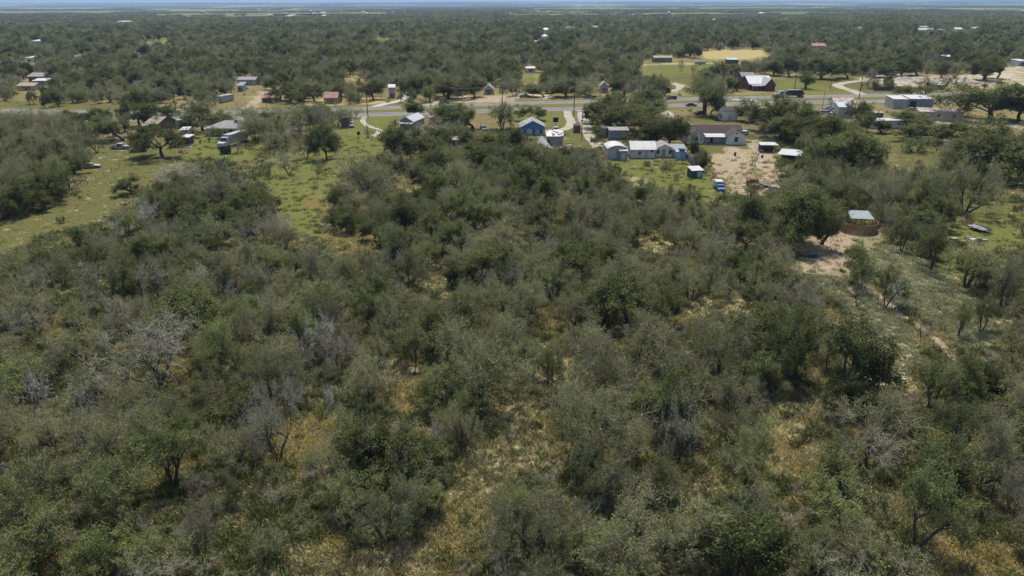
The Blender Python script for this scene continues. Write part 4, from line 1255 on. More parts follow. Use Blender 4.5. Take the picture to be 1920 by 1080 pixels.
# ------------------------------------------------------------------ vehicles
def paint(name, col, rough=.35, **k):
    return surf(name, col, rough=rough, var=.06, scale=1.5, fine=3, **k)
PW, PWR = paint("white_car_paint", (0.56, 0.55, 0.52)), paint("faded_white_paint", (0.42, 0.41, 0.38), .6)
PD, PB, PR, PS, PT = paint("dark_car_paint", (0.03, 0.045, 0.06)), paint("blue_car_paint", (0.04, 0.10, 0.30)), paint("dark_red_paint", (0.16, 0.05, 0.04)), paint("silver_paint", (0.36, 0.37, 0.38)), paint("teal_car_paint", (0.05, 0.22, 0.27))
LAMP = surf("lamp_lens", (0.55, 0.55, 0.5), rough=.2, var=.05)
LAMPR = surf("tail_lens", (0.30, 0.02, 0.02), rough=.3, var=.05)

def wheel(root, x, y, r, w=.22):
    mb = MB(); mb.tube((x, y - w / 2, r), (x, y + w / 2, r), r, r, TYRE, 14)
    o = mb.build("wheel", root)
    s = 1 if y > 0 else -1
    mb = MB(); mb.tube((x, y + s * w / 2, r), (x, y + s * (w / 2 + .02), r), r * .55, r * .5, STEEL, 10)
    mb.build("rim", o)

def frustum(mb, x0, x1, X0, X1, w0, w1, z0, z1, mat, sh=0.0):
    """cabin: base x0..x1 at z0 width w0, roof X0..X1 at z1 width w1"""
    v = [(x0, -w0 / 2, z0), (x1, -w0 / 2, z0), (x1, w0 / 2, z0), (x0, w0 / 2, z0), (X0, -w1 / 2, z1), (X1, -w1 / 2, z1), (X1, w1 / 2, z1), (X0, w1 / 2, z1)]
    return mb.add(v, [(3, 2, 1, 0), (4, 5, 6, 7), (0, 1, 5, 4), (1, 2, 6, 5), (2, 3, 7, 6), (3, 0, 4, 7)], mat)

def glassband(root, x0, x1, X0, X1, w0, w1, z0, z1, n=2):
    def lerp(a, b, t): return a + (b - a) * t
    lo, hi = .12, .88
    for s in (-1, 1):
        for k in range(n):
            a, b = (k + .06) / n, (k + .94) / n
            P = []
            for t, u in ((lo, a), (lo, b), (hi, b), (hi, a)):
                xx = lerp(lerp(x0, X0, t), lerp(x1, X1, t), u)
                P.append((xx, s * (lerp(w0, w1, t) / 2 + .012), lerp(z0, z1, t)))
            mb = MB(); mb.add(P + [(p[0], p[1] - s * .02, p[2]) for p in P], [(0, 1, 2, 3), (7, 6, 5, 4), (0, 4, 5, 1), (1, 5, 6, 2), (2, 6, 7, 3), (3, 7, 4, 0)], GLASS)
            mb.build("side_window", root)
    for e, nm in ((1, "windscreen"), (-1, "rear_window")):
        xa, xb = (x1, X1) if e > 0 else (x0, X0)
        P = []
        for t, u in ((lo, -.44), (lo, .44), (hi, .44), (hi, -.44)):
            P.append((lerp(xa, xb, t) + e * .014, lerp(w0, w1, t) * u, lerp(z0, z1, t)))
        mb = MB(); mb.add(P + [(p[0] - e * .02, p[1], p[2]) for p in P], [(0, 1, 2, 3), (7, 6, 5, 4), (0, 4, 5, 1), (1, 5, 6, 2), (2, 6, 7, 3), (3, 7, 4, 0)], GLASS)
        mb.build(nm, root)

def car(name, label, cat, px, py, yaw, kind, col, group=None):
    root = thing(name, label, cat, at(px, py), yaw, group)
    L, Wd = {'sedan': (4.7, 1.82), 'suv': (4.8, 1.9), 'pickup': (5.6, 1.95), 'van': (5.2, 1.95)}[kind]
    h = L / 2
    if kind == 'sedan':
        prof = [(-h, .32), (-h, .78), (-h + .25, .92), (.95, .93), (h - .15, .74), (h, .55), (h, .3)]
        cab = (-1.75, 1.05, -1.15, .35, Wd - .12, Wd - .5, .92, 1.44)
    elif kind == 'suv':
        prof = [(-h, .38), (-h, .95), (-h + .1, 1.06), (1.0, 1.06), (h - .15, .95), (h, .7), (h, .36)]
        cab = (-h + .08, 1.15, -h + .35, .45, Wd - .1, Wd - .42, 1.05, 1.76)
    elif kind == 'van':
        prof = [(-h, .38), (-h, 1.15), (1.5, 1.15), (h - .1, 1.0), (h, .7), (h, .36)]
        cab = (-h + .04, 2.0, -h + .15, 1.15, Wd - .06, Wd - .3, 1.14, 2.05)
    else:
        prof = [(-h, .42), (-h, .74), (.9, .74), (.9, 1.04), (1.35, 1.06), (h - .12, .96), (h, .75), (h, .4)]
        cab = (-.65, 1.45, -.5, .85, Wd - .12, Wd - .45, 1.03, 1.78)
    mb = MB(); mb.prism(prof, 'y', -Wd / 2, Wd / 2, col)
    frustum(mb, *cab, col)
    if kind == 'pickup':
        mb.box((-.73, 0, .92), (.14, Wd - .02, .34), col)
        mb.box((-h + .05, 0, .92), (.1, Wd - .02, .34), col)
        for s in (-1, 1):
            mb.box(((-h - .73) / 2 + .02, s * (Wd / 2 - .06), .92), (h - .9, .1, .34), col)
    mb.build("body", root)
    if kind == 'pickup':
        mb = MB(); mb.box(((-h - .73) / 2 + .0, 0, .77), (h - 1.0, Wd - .3, .05), BLACK); mb.build("load_bed", root)
    glassband(root, *cab, n={'sedan': 2, 'suv': 3, 'pickup': 2, 'van': 2}[kind])
    for x in (-h + .95, h - .9):
        for s in (-1, 1):
            wheel(root, x, s * (Wd / 2 - .08), .35)
    for s in (-1, 1):
        mb = MB(); mb.box((h - .01, s * (Wd / 2 - .28), .68), (.08, .36, .16), LAMP); mb.build("headlight", root)
        mb = MB(); mb.box((-h + .01, s * (Wd / 2 - .2), .72), (.08, .26, .2), LAMPR); mb.build("tail_light", root)
    for e in (-1, 1):
        mb = MB(); mb.box((e * (h + .03), 0, .44), (.14, Wd - .1, .18), BLACK); mb.build("bumper", root)
    return root

R = math.radians
car("pickup_truck", "white pickup truck parked in the rough field before the low dark tree", "pickup truck", 226, 279, R(5), 'pickup', PWR)
car("old_car", "old white car partly under the round dark tree", "car", 259, 285, R(10), 'sedan', PWR)
car("old_car", "abandoned white car standing alone by the fence of the mown strip", "car", 171, 315, R(20), 'sedan', PWR)
car("parked_car", "dark car parked in front of the white camper", "car", 343, 241, R(6), 'sedan', PD)
car("parked_car", "silver car parked on the grass left of the meadow pole", "car", 659, 238, R(-80), 'suv', PS)
car("parked_car", "dark car in the shade of the big tree by the paved apron", "car", 907, 245, R(-75), 'suv', PD)
car("parked_suv", "white and blue pickup on the gravel drive beside the blue house", "pickup truck", 1042, 247, R(-88), 'pickup', PW)
car("moving_suv", "dark teal suv driving on the far carriageway", "suv", 1259, 186.5, R(183), 'suv', PD)
car("moving_car", "dark car driving on the near carriageway, half behind the tall tree", "car", 1296, 199, R(3), 'sedan', PD)
car("parked_van", "white van parked at the roadside drive beyond the highway", "van", 1156, 181.5, R(30), 'van', PW)
car("pickup_truck", "dark red pickup parked under trees beyond the highway", "pickup truck", 1106, 184, R(180), 'pickup', PR)
car("parked_car", "dark car parked under the tall roadside tree", "car", 1313, 214, R(20), 'sedan', PD)
car("parked_car", "dark silver car, leftmost of those before the rusty roofed house", "car", 1553, 205.5, R(14), 'sedan', PS)
car("parked_car", "black car parked right behind the teal car", "car", 1562, 208.5, R(14), 'sedan', PD)
car("parked_car", "teal blue car parked beside the grey metal barn", "car", 1569, 211, R(14), 'sedan', PT)
car("parked_suv", "silver suv, nearest of the cars by the grey metal barn", "suv", 1549, 215, R(-20), 'suv', PS)
car("parked_suv", "white car parked in the shade behind the bungalow", "suv", 1396, 254, R(60), 'suv', PWR)
car("parked_car", "dark car in the yard of the far drive", "car", 834, 194.5, R(0), 'suv', PD)
car("pickup_truck", "light pickup parked on the sandy lot left of the roadside mesquites", "pickup truck", 985, 183, R(4), 'pickup', PB)
car("parked_car", "white car parked at the far side of the workshop", "car", 1710, 208, R(-10), 'sedan', PS)

def box_truck(root, x0, x1, w, z0, z1, col):
    mb = MB(); mb.box(((x0 + x1) / 2, 0, (z0 + z1) / 2), (x1 - x0, w, z1 - z0), col); return mb

# white tractor with its box trailer by the ranch house
root = thing("semi_truck", "white tractor with long pale box trailer parked beside the ranch house", "truck", at(434, 274), R(256))
box_truck(root, -7.6, 1.6, 2.5, 1.15, 3.9, PWR).build("trailer_box", root)
mb = MB(); mb.box((-2.2, 0, 1.0), (9.6, .9, .28), BLACK); mb.build("chassis", root)
mb = MB(); mb.prism([(2.0, .6), (2.0, 3.3), (3.3, 3.3), (3.7, 2.1), (5.4, 1.9), (5.6, .6)], 'y', -1.2, 1.2, PW); mb.build("cab", root)
mb = MB(); mb.add([(3.33, -1.05, 3.2), (3.33, 1.05, 3.2), (3.73, 1.05, 2.2), (3.73, -1.05, 2.2)], [(0, 1, 2, 3)], GLASS); mb.build("windscreen", root)
for x in (-6.8, -5.6, 2.6, 4.9):
    for s in (-1, 1): wheel(root, x, s * 1.08, .5, .3)
for s in (-1, 1):
    mb = MB(); mb.box((5.6, s * .85, 1.1), (.08, .4, .3), LAMP); mb.build("headlight", root)
root = thing("dump_box", "open black steel dump box with raised tailboard, in front of the white tractor", "container", at(424, 288), R(20))
mb = MB(); mb.box((0, 0, .5), (3.0, 2.4, .16), BLACK)
for a in ((0, -1.2, 1.3, 3.0, .1, 1.5), (0, 1.2, 1.3, 3.0, .1, 1.5), (-1.5, 0, 1.5, .1, 2.3, 1.9), (1.5, 0, 1.1, .1, 2.3, 1.1)):
    mb.box(a[:3], a[3:], BLACK)
mb.build("box_shell", root)
for x in (-.9, .9):
    for s in (-1, 1): wheel(root, x, s * 1.3, .42, .2)
# truck with tipper trailer on the highway
root = thing("tipper_truck", "pale tractor hauling a long black tarped tipper trailer on the far carriageway", "truck", at(1477, 182.5), R(183))
mb = MB(); mb.prism([(-7.6, 1.6), (-6.6, 1.2), (.6, 1.2), (2.0, 2.2), (.8, 3.2), (-6.4, 3.2)], 'y', -1.25, 1.25, BLACK); mb.build("tipper_body", root)
mb = MB(); mb.prism([(-6.3, 3.22), (.7, 3.22), (.5, 3.55), (-6.1, 3.55)], 'y', -1.2, 1.2, RGREY); mb.build("tarpaulin", root)
mb = MB(); mb.prism([(2.6, .5), (2.6, 3.0), (4.4, 3.0), (4.9, 1.9), (6.9, 1.7), (7.0, .5)], 'y', -1.2, 1.2, PS); mb.build("cab", root)
mb = MB(); mb.box((0, 0, .9), (11, .8, .25), BLACK); mb.build("chassis", root)
for x in (-6.8, -5.5, 3.0, 4.2, 6.2):
    for s in (-1, 1): wheel(root, x, s * 1.08, .5, .3)
for s in (-1, 1):
    mb = MB(); mb.box((3.7, s * 1.21, 2.4), (.9, .04, .7), GLASS); mb.build("side_window", root)
# small blue truck with a white box
root = thing("box_truck", "small blue truck with white open backed box at the yard fence", "truck", at(1348, 356), R(-92))
mb = MB(); mb.box((-1.0, 0, 2.05), (2.6, 1.9, .08), PW)
for s in (-1, 1): mb.box((-1.0, s * .92, 1.35), (2.6, .06, 1.4), PW)
mb.box((.27, 0, 1.35), (.06, 1.8, 1.4), PS); mb.box((-1.0, 0, .66), (2.7, 1.9, .12), BLACK)
mb.build("box_body", root)
mb = MB(); mb.prism([(.45, .45), (.45, 1.55), (1.25, 1.5), (1.6, 1.0), (2.6, .9), (2.7, .45)], 'y', -.85, .85, BLUEP); mb.build("cab", root)
mb = MB(); mb.add([(1.28, -.7, 1.46), (1.28, .7, 1.46), (1.61, .7, 1.05), (1.61, -.7, 1.05)], [(0, 1, 2, 3)], GLASS); mb.build("windscreen", root)
for x in (-1.6, 1.9):
    for s in (-1, 1): wheel(root, x, s * .85, .36)
for s in (-1, 1):
    mb = MB(); mb.box((2.7, s * .6, .75), (.06, .25, .2), LAMP); mb.build("headlight", root)
# rusted hulk
root = thing("rusty_truck", "rusted orange brown old truck hulk at the yard fence", "truck", at(1410, 351), R(-93))
mb = MB(); mb.box((-.9, 0, 1.0), (3.0, 1.9, .7), RUST); mb.prism([(.3, .6), (.3, 2.3), (1.4, 2.3), (1.8, 1.4), (3.0, 1.2), (3.1, .6)], 'y', -.95, .95, RUST); mb.build("body", root)
mb = MB(); mb.box((-.6, 0, 2.15), (2.2, 1.9, .12), RUST)
for x in (-1.6, .3):
    for s in (-1, 1): mb.box((x, s * .88, 1.7), (.08, .08, .9), RUST)
mb.build("roof_rack", root)
mb = MB(); mb.add([(1.42, -.8, 2.22), (1.42, .8, 2.22), (1.79, .8, 1.5), (1.79, -.8, 1.5)], [(0, 1, 2, 3)], BLACK); mb.build("windscreen", root)
for x in (-1.6, 2.2):
    for s in (-1, 1): wheel(root, x, s * .9, .4)

def trailer(label, px, py, yaw, L=3.6, W=1.8, side=.45, mat=None, group=None):
    mat = mat or WOODG
    root = thing("flat_trailer", label, "trailer", at(px, py), yaw, group)
    mb = MB(); mb.box((0, 0, .6), (L, W, .1), mat); mb.build("deck", root)
    mb = MB()
    for s in (-1, 1): mb.box((0, s * (W / 2 - .03), .65 + side), (L, .05, .06), STEEL)
    for x in (-L / 2, -L / 6, L / 6, L / 2):
        for s in (-1, 1): mb.box((x * .98, s * (W / 2 - .03), .65 + side / 2), (.05, .05, side), STEEL)
    mb.build("side_rail", root)
    mb = MB(); mb.tube((L / 2, .4, .55), (L / 2 + 1.1, 0, .5), .04, .04, STEEL, 6); mb.tube((L / 2, -.4, .55), (L / 2 + 1.1, 0, .5), .04, .04, STEEL, 6); mb.tube((L / 2 + .9, 0, 0), (L / 2 + .9, 0, .5), .03, .03, STEEL, 6); mb.build("drawbar", root)
    for s in (-1, 1): wheel(root, 0, s * (W / 2 + .14), .33)
    return root
trailer("flat trailer with metal rails at the edge of the dirt yard", 1432, 349, R(100))
trailer("small trailer standing between the pickup and the littered board shed", 1055, 253, R(15), 2.6)
trailer("low trailer with pale load in the deep grass right of the paddock", 1833, 432, R(-75), 3.6, 1.9, .25, PS)
trailer("rail sided cart in the shade where the paddock path begins", 1524, 481, R(10), 2.6, 1.4, .3)
def camper(label, px, py, yaw, L=6.2):
    root = thing("camper", label, "camper", at(px, py), yaw)
    mb = MB(); mb.prism([(-L / 2, .6), (-L / 2, 2.4), (-L / 2 + .3, 2.75), (L / 2 - .5, 2.75), (L / 2, 2.0), (L / 2 - .15, .6)], 'y', -1.15, 1.15, PW); mb.build("body", root)
    for x in (-L * .3, .0, L * .3):
        mb = MB(); mb.box((x, -1.16, 1.75), (.9, .04, .55), GLASS); mb.build("window", root)
    mb = MB(); mb.box((L * .15, -1.165, 1.45), (.6, .04, 1.6), PS); mb.build("door", root)
    mb = MB(); mb.box((0, -1.17, 1.1), (L * .9, .02, .12), TRIMB); mb.build("stripe", root)
    for s in (-1, 1): wheel(root, -.3, s * 1.1, .35)
    mb = MB(); mb.tube((L / 2 - .2, 0, .6), (L / 2 + .9, 0, .5), .06, .06, STEEL, 6); mb.tube((L / 2 + .8, 0, 0), (L / 2 + .8, 0, .5), .04, .04, STEEL, 6); mb.build("drawbar", root)
camper("white camper with a dark window parked behind the ranch house trees", 348, 238, R(2))
camper("white camper standing on the green by the golden field", 1312, 122, R(3), 8)
camper("white camper lying in the woods left of the lone tall dead trees", 330, 174, R(10), 7)
def container(label, px, py, yaw, L, W, H, mat, name="cargo_container"):
    root = thing(name, label, "container", at(px, py), yaw)
    mb = MB(); mb.box((0, 0, .35 + H / 2), (L, W, H), mat); mb.build("container_body", root)
    mb = MB()
    for x in np.arange(-L / 2 + .3, L / 2, .6):
        for s in (-1, 1): mb.box((x, s * (W / 2 + .02), .35 + H / 2), (.12, .04, H - .2), mat)
    mb.build("side_rib", root, kind="stuff")
    mb = MB(); mb.box((-L / 2 - .02, 0, .35 + H / 2), (.05, W - .2, H - .2), GREY); mb.build("door", root)
    for x in (-L * .35, L * .35):
        mb = MB(); mb.box((x, 0, .17), (.3, W, .34), TYRE); mb.build("support", root)
container("white box trailer standing at the end of the wooded yard beyond the highway", 424, 191, R(75), 9, 2.5, 2.8, PWR, "box_trailer")
container("pale grey cargo container between trees at the sandy lot", 551, 154, R(18), 12, 2.5, 2.8, PS)
root = thing("utility_box", "dark green metal skip standing on the grass of the gravel loop", "skip", at(1042, 228), 0)
mb = MB(); mb.prism([(-.9, .1), (.9, .1), (1.05, 1.6), (-1.05, 1.6)], 'y', -.7, .7, surf("dark_green_paint", (.02, .045, .035))); mb.build("skip_body", root)
mb = MB(); mb.box((0, 0, 1.66), (2.2, 1.5, .1), BLACK); mb.build("lid", root)
for s in (-1, 1):
    mb = MB(); mb.box((0, s * .5, .05), (1.7, .15, .1), BLACK); mb.build("skid", root)

# tanks, stands, barrels
def barrel(label, px, py, r=.3, h=.9, mat=RUST):
    root = thing("steel_barrel", label, "barrel", at(px, py))
    mb = MB(); mb.tube((0, 0, 0), (0, 0, h), r, r, mat, 14); mb.build("barrel_body", root)
    for z in (.02, h / 3, 2 * h / 3, h - .03):
        mb = MB(); mb.tube((0, 0, z - .02), (0, 0, z + .03), r + .02, r + .02, mat, 14); mb.build("hoop", root)
barrel("rusty dark barrel standing in the middle of the dirt yard", 1378, 292, .35, 1.0)
barrel("small dark barrel at the far side of the dirt yard", 1429, 296, .3, .8, BLACK)
root = thing("raised_tank", "small black tank on a thin post stand in the meadow", "tank", at(673, 262))
mb = MB(); mb.tube((0, 0, 1.7), (0, 0, 2.8), .5, .5, BLACK, 14); mb.build("tank", root)
mb = MB(); mb.box((0, 0, .85), (.2, .2, 1.7), WOODG); mb.build("post", root)
root = thing("gas_tank", "round white tank beside the far grey roofed farmhouse", "tank", at(1021, 84))
mb = MB(); mb.tube((0, 0, .5), (0, 0, 9), 4, 4, RMETAL, 16); mb.tube((0, 0, 9.01), (0, 0, 11), 4, .6, RMETAL, 16); mb.build("tank_body", root)
root = thing("swing_slide", "white slide lying slanted on the mown yard of the ranch house", "slide", at(376, 268), R(-60))
mb = MB(); mb.slab([(-1.4, -.3, .15), (1.2, -.3, 1.3), (1.2, .3, 1.3), (-1.4, .3, .15)], .08, PW); mb.build("chute", root)
for s in (-1, 1):
    mb = MB(); mb.tube((1.5, s * .35, 0), (1.1, s * .25, 1.25), .03, .03, STEEL, 6); mb.build("leg", root)

def junk(label, px, py, spread, n, mats, hmax=.6, cat="junk pile"):
    root = thing("junk_pile", label, cat, at(px, py))
    for i in range(n):
        mb = MB()
        s = (rg.uniform(.3, 1.6), rg.uniform(.2, 1.1), rg.uniform(.08, hmax))
        x, y = rg.gauss(0, spread * .45), rg.gauss(0, spread * .22)
        mb.box((x, y, s[2] / 2), s, rg.choice(mats), rg.uniform(0, 3.1), rg.uniform(.5, 1.0))
        mb.build("scrap_piece", root)
junk("scattered white junk and sheets under the low dark tree", 230, 262, 4, 14, [TARP, PWR, RUST, GREY])
junk("orange and white junk behind the little sheds at the ranch house", 343, 249, 3, 9, [RORANGE, PWR, GREY])
junk("white and red things heaped beside the dark garden shed", 347, 276, 2.5, 9, [PWR, RRED, BLUEP, BLACK])
junk("pale blue and white sheets half covered by trees in the middle", 778, 290, 5, 16, [TARP, PW, BLUEL, GREY], .9)
junk("heap of white pieces in a gap near the brown roofed shed", 868, 287, 3.5, 12, [TARP, PWR, RTAN], .8)
junk("boards and cans lying beside the littered board shed", 1050, 277, 3.5, 12, [PWR, BROWNW, YELLOW, GREY])
junk("white rails lying in the grass right of the board shed", 1066, 273, 2, 5, [PW, GREY], .2)
junk("pale scrap lying on the bright lawn", 1228, 315, 1.2, 5, [PW, GREY], .3)
junk("small pale blue rubbish on the lawn", 1189, 313, .8, 4, [BLUEL, PW], .2)
junk("row of white wrecks under the trees past the dirt yard", 1466, 356, 4.5, 14, [PW, PS, TARP, BLUEL], 1.3)
junk("white and dark wares on a low table roof by the corral", 1582, 374, 3.2, 14, [PW, BLACK, RRED, PS], 1.2)
junk("cream sheets heaped in the tall grass right of the paddock", 1818, 452, 2.6, 9, [CREAM, PWR, RTAN], .7)
junk("loose dark debris on the ground right of the dirt yard", 1436, 305, 2.2, 10, [BROWNW, RUST, DARKW], .4)
junk("pale stone block on the bare ground below the paddock", 1686, 711, .5, 2, [surf("stone", (.4, .38, .33))], .5, "stone")
junk("white scrap on the grass of the mown strip fence corner", 190, 296, .9, 3, [PW], .3)
junk("machine scrap in the yard past the dark fence", 1690, 168, 7, 16, [DARKW, GREY, RUST, BLACK], 1.6)
junk("yellow and white clutter at the yard gate by the rusty hulk", 1412, 359, 2.2, 12, [YELLOW, PW, RRED, BLACK], .4)
junk("grey and pale cargo on the sandy lot behind the roadside fence", 980, 181, 5, 10, [DARKW, BLUEP, GREY, PW], 1.0)

# open sheds with white roofs right of the yard
def canopy(name, label, pxs, py, D, h0, h1, roofm, yaw=0, posts=3, back=None):
    p = at(sum(pxs) / 2, py); W = (pxs[1] - pxs[0]) * depth(p) / FPX
    root = thing(name, label, "canopy", p, yaw)
    mb = MB(); mb.slab([(-W / 2, 0, h0), (W / 2, 0, h0), (W / 2 - .3, D, h1), (-W / 2 + .3, D, h1)], .08, roofm); mb.build("roof", root)
    for i in range(posts):
        x = -W / 2 + .25 + (W - .5) * i / (posts - 1)
        mb = MB(); mb.box((x, .2, h0 / 2 - .05), (.12, .12, h0 - .1), WOODG); mb.build("post", root)
        x = x * (1 - .6 / W)
        mb = MB(); mb.box((x, D - .2, h1 / 2 - .08), (.12, .12, h1 - .16), WOODG); mb.build("post", root)
    if back:
        mb = MB(); mb.box((0, D - .35, h1 * .4), (W - 1, .06, h1 * .75), back); mb.build("back_wall", root)
    return root, W
canopy("open_shed", "bright white roof slab of the longer open shed right of the dirt yard", (1456, 1498), 306, 7, 2.3, 2.7, RMETAL, R(-28), 4, DARKW)
canopy("open_shed", "small pale roof of the open shed at the corner of the dirt yard", (1424, 1458), 287, 4, 2.4, 2.6, RMETAL, R(-6), 3, GREYW)
canopy("shade_canopy", "grey blue sheet canopy over the back of the round wooden pen", (1592, 1634), 431, 4.0, 2.3, 2.9, surf("grey_blue_sheet", (0.22, 0.27, 0.29), rough=.6, var=.12), R(-12), 3)
mb = MB()

# round wooden pen with a pipe gate
pc = at(1606, 431); rc = 3.6
root = thing("round_pen", "curved brown board pen under the grey blue canopy", "pen", pc)
mb = MB()
n = 64
for i in range(n):
    a = math.radians(-178 + 176 * i / (n - 1))
    hgt = 1.95 + .04 * math.sin(i * 7.3)
    mb.box((rc * math.cos(a), rc * math.sin(a), hgt / 2 + .03), (.04, .15, hgt), WOODF, a)
mb.build("plank", root, kind="stuff")
for z in (.45, 1.1, 1.75):
    mb = MB()
    for i in range(20):
        a0, a1 = math.radians(-180 + 9 * i), math.radians(-180 + 9 * (i + 1))
        mb.tube(((rc + .06) * math.cos(a0), (rc + .06) * math.sin(a0), z), ((rc + .06) * math.cos(a1), (rc + .06) * math.sin(a1), z), .045, .045, WOODF, 5)
    mb.build("rail", root)
for i in range(9):
    a = math.radians(-180 + 22.5 * i)
    mb = MB(); mb.tube(((rc + .15) * math.cos(a), (rc + .15) * math.sin(a), 0), ((rc + .15) * math.cos(a), (rc + .15) * math.sin(a), 2.1), .07, .06, WOODF, 7); mb.build("post", root)
root = thing("pipe_gate", "rusty pipe gate beside the curved board pen", "gate", at(1576, 442), R(4))
for z in (.3, .65, 1.0, 1.35):
    mb = MB(); mb.tube((-.9, 0, z), (.9, 0, z), .03, .03, RUST, 6); mb.build("bar", root)
for x in (-.9, .9):
    mb = MB(); mb.tube((x, 0, 0), (x, 0, 1.5), .05, .05, RUST, 6); mb.build("post", root)

# fences
def fence(name, label, pix, step, h, postm, rails=(), railm=None, pr=.06, board=None, wires=()):
    L = [at(x, y)[:2] for x, y in pix]
    root = thing(name, label, "fence", (*L[0], 0))
    o = np.array(L[0])
    pts = []
    for a, b in zip(L[:-1], L[1:]):
        n_ = max(1, int(np.linalg.norm(b - a) / step))
        pts += [a + (b - a) * k / n_ for k in range(n_)]
    pts.append(L[-1])
    proto = MB().tube((0, 0, 0), (0, 0, h), pr, pr * .9, postm, 6).mesh("post")
    for p in pts:
        q_ = p - o
        link("post", proto, root, (q_[0], q_[1], 0))
    for z in rails:
        for a, b in zip(pts[:-1], pts[1:]):
            a2, b2 = a - o, b - o
            mb = MB(); mb.tube((*a2, z), (*b2, z), .035, .035, railm or postm, 5); mb.build("rail", root)
    if wires:
        mb = MB()
        for z in wires:
            for a, b in zip(pts[:-1], pts[1:]):
                a2, b2 = a - o, b - o
                mb.tube((*a2, z), (*b2, z), .012, .012, STEEL, 3)
        mb.build("wire", root, kind="stuff")
    if board:
        for a, b in zip(pts[:-1], pts[1:]):
            a2, b2 = a - o, b - o
            c_ = (a2 + b2) / 2; ln = np.linalg.norm(b2 - a2); an = math.atan2(b2[1] - a2[1], b2[0] - a2[0])
            mb = MB(); mb.box((c_[0], c_[1], h * .5), (ln * .98, .05, h * .86), board, an); mb.build("panel", root)
    return root
fence("wire_fence", "wood post wire fence along the far side of the mown strip", [(40, 412), (130, 365), (196, 332), (250, 303), (300, 285)], 4.5, 1.4, WOODG, wires=(.4, .8, 1.2))
fence("wire_fence", "dark post fence along the right side of the sandy paddock", [(1648, 428), (1692, 460), (1726, 484), (1778, 512), (1806, 530), (1826, 545), (1900, 590)], 2.6, 1.5, WOODG, pr=.08, wires=(.4, .8, 1.2))
fence("pipe_fence", "rust brown pipe fence at the lower end of the dirt yard", [(1354, 358), (1368, 361), (1400, 360), (1420, 357), (1446, 354)], 2.6, 1.5, RUST, (.5, .95, 1.4), RUST)
fence("board_fence", "grey sheet fence behind the pale blue locker shed", [(1285, 298), (1292, 304), (1302, 314)], 2.0, 1.9, WOODG, board=surf("grey_sheet", (.22, .25, .27)))
fence("roadside_fence", "low post and wire fence between the blue house and the highway", [(975, 216), (1010, 215), (1056, 212.5)], 5, 1.3, WOODG, wires=(.4, .8, 1.2))
fence("roadside_fence", "dark picket row in front of the red brick house", [(1395, 172.5), (1425, 172), (1458, 171.5)], 2.5, 1.5, TRIMD, (.5, 1.2), TRIMD)
fence("dark_fence", "dark board fence in front of the machine yard", [(1639, 171), (1670, 170.6), (1697, 170)], 3.0, 2.2, TRIMD, board=DARKW)
fence("low_wall_fence", "low grey rail fence beside the access road mouth", [(1560, 171), (1595, 171)], 4.0, 1.2, WOODG, (.5, 1.0), GREY)
fence("low_wall_fence", "pale low rail fence before the overgrown mound", [(1613, 171.5), (1637, 171.2)], 4.0, 1.3, WOODG, (.5, 1.1), GREY)
fence("roadside_fence", "grey post fence before the sandy drive beyond the highway", [(425, 204.5), (455, 204), (500, 202)], 4, 1.3, WOODG, wires=(.5, 1.0))
fence("roadside_fence", "post fence in front of the sandy lot with the blue pickup", [(940, 188), (975, 188), (1016, 187.5)], 5, 1.3, WOODG, wires=(.5, 1.0))

# heaps beyond the highway
def heap(label, px, py, rx, ry, h, mat):
    p = at(px, py)
    root_rng = np.random.default_rng(int(px))
    V, F = [], []
    nr, na2 = 6, 22
    for i in range(nr + 1):
        t = i / nr
        for j in range(na2):
            a = 2 * math.pi * j / na2
            k = t * (1 + .14 * math.sin(3 * a + px) + .08 * math.sin(5 * a))
            V.append((rx * k * math.cos(a), ry * k * math.sin(a), h * (1 - t) ** 1.1 * (1 + .12 * root_rng.normal()) - (.05 if i == nr else 0)))
    for i in range(nr):
        for j in range(na2):
            F.append((i * na2 + j, (i + 1) * na2 + j, (i + 1) * na2 + (j + 1) % na2, i * na2 + (j + 1) % na2))
    mb = MB(); mb.add(V, F, mat)
    o = mb.build("sand_heap", label=label, category="heap")
    o.location = tuple(p)
heap("orange sand heap beyond the highway, between the tarp roof and the gravel", 1763, 156, 8, 7, 3.6, SAND)
heap("wide pale sand heap right of the orange one", 1806, 157, 11, 8, 3.4, SANDP)
heap("long low tan heap in front of the gravel yard", 1825, 164, 15, 6, 2.4, SAND)
heap("pale gravel heap behind the dark fence", 1695, 152, 9, 7, 3.0, SANDP)

# ------------------------------------------------------------------ power line
def pole(label, px, pyb, pyt, arm=True, trafo=False, r=.19, name="utility_pole", group=None):
    p = at(px, pyb)
    zc = depth(p)
    # height so that the top meets the picture point straight above the base
    lo, hi = 3.0, 40.0
    for _ in range(30):
        mid = (lo + hi) / 2
        if project(np.array([[p[0], p[1], mid]]))[1][0] > pyt: lo = mid
        else: hi = mid
    H = (lo + hi) / 2
    root = thing(name, label, "utility pole", p, R(4), group)
    mb = MB(); mb.tube((0, 0, -.3), (0, 0, H), r, r * .65, WOODP, 9); mb.build("pole", root)
    if arm:
        mb = MB(); mb.box((0, -.14, H - .7), (2.6, .12, .14), WOODP); a = mb.build("crossarm", root)
        for x in (-1.15, 0.5, 1.15):
            mb = MB(); mb.tube((x, -.14, H - .63), (x, -.14, H - .35), .06, .05, GREY, 8); mb.build("insulator", a)
    if trafo:
        mb = MB(); mb.tube((.38, 0, H - 3.0), (.38, 0, H - 2.0), .26, .26, GREY, 12); mb.build("transformer", root)
        mb = MB(); mb.tube((-.3, -.1, H - 4.0), (-.3, -.1, H - 3.4), .2, .2, GREY, 12); mb.build("meter_can", root)
    return p, H
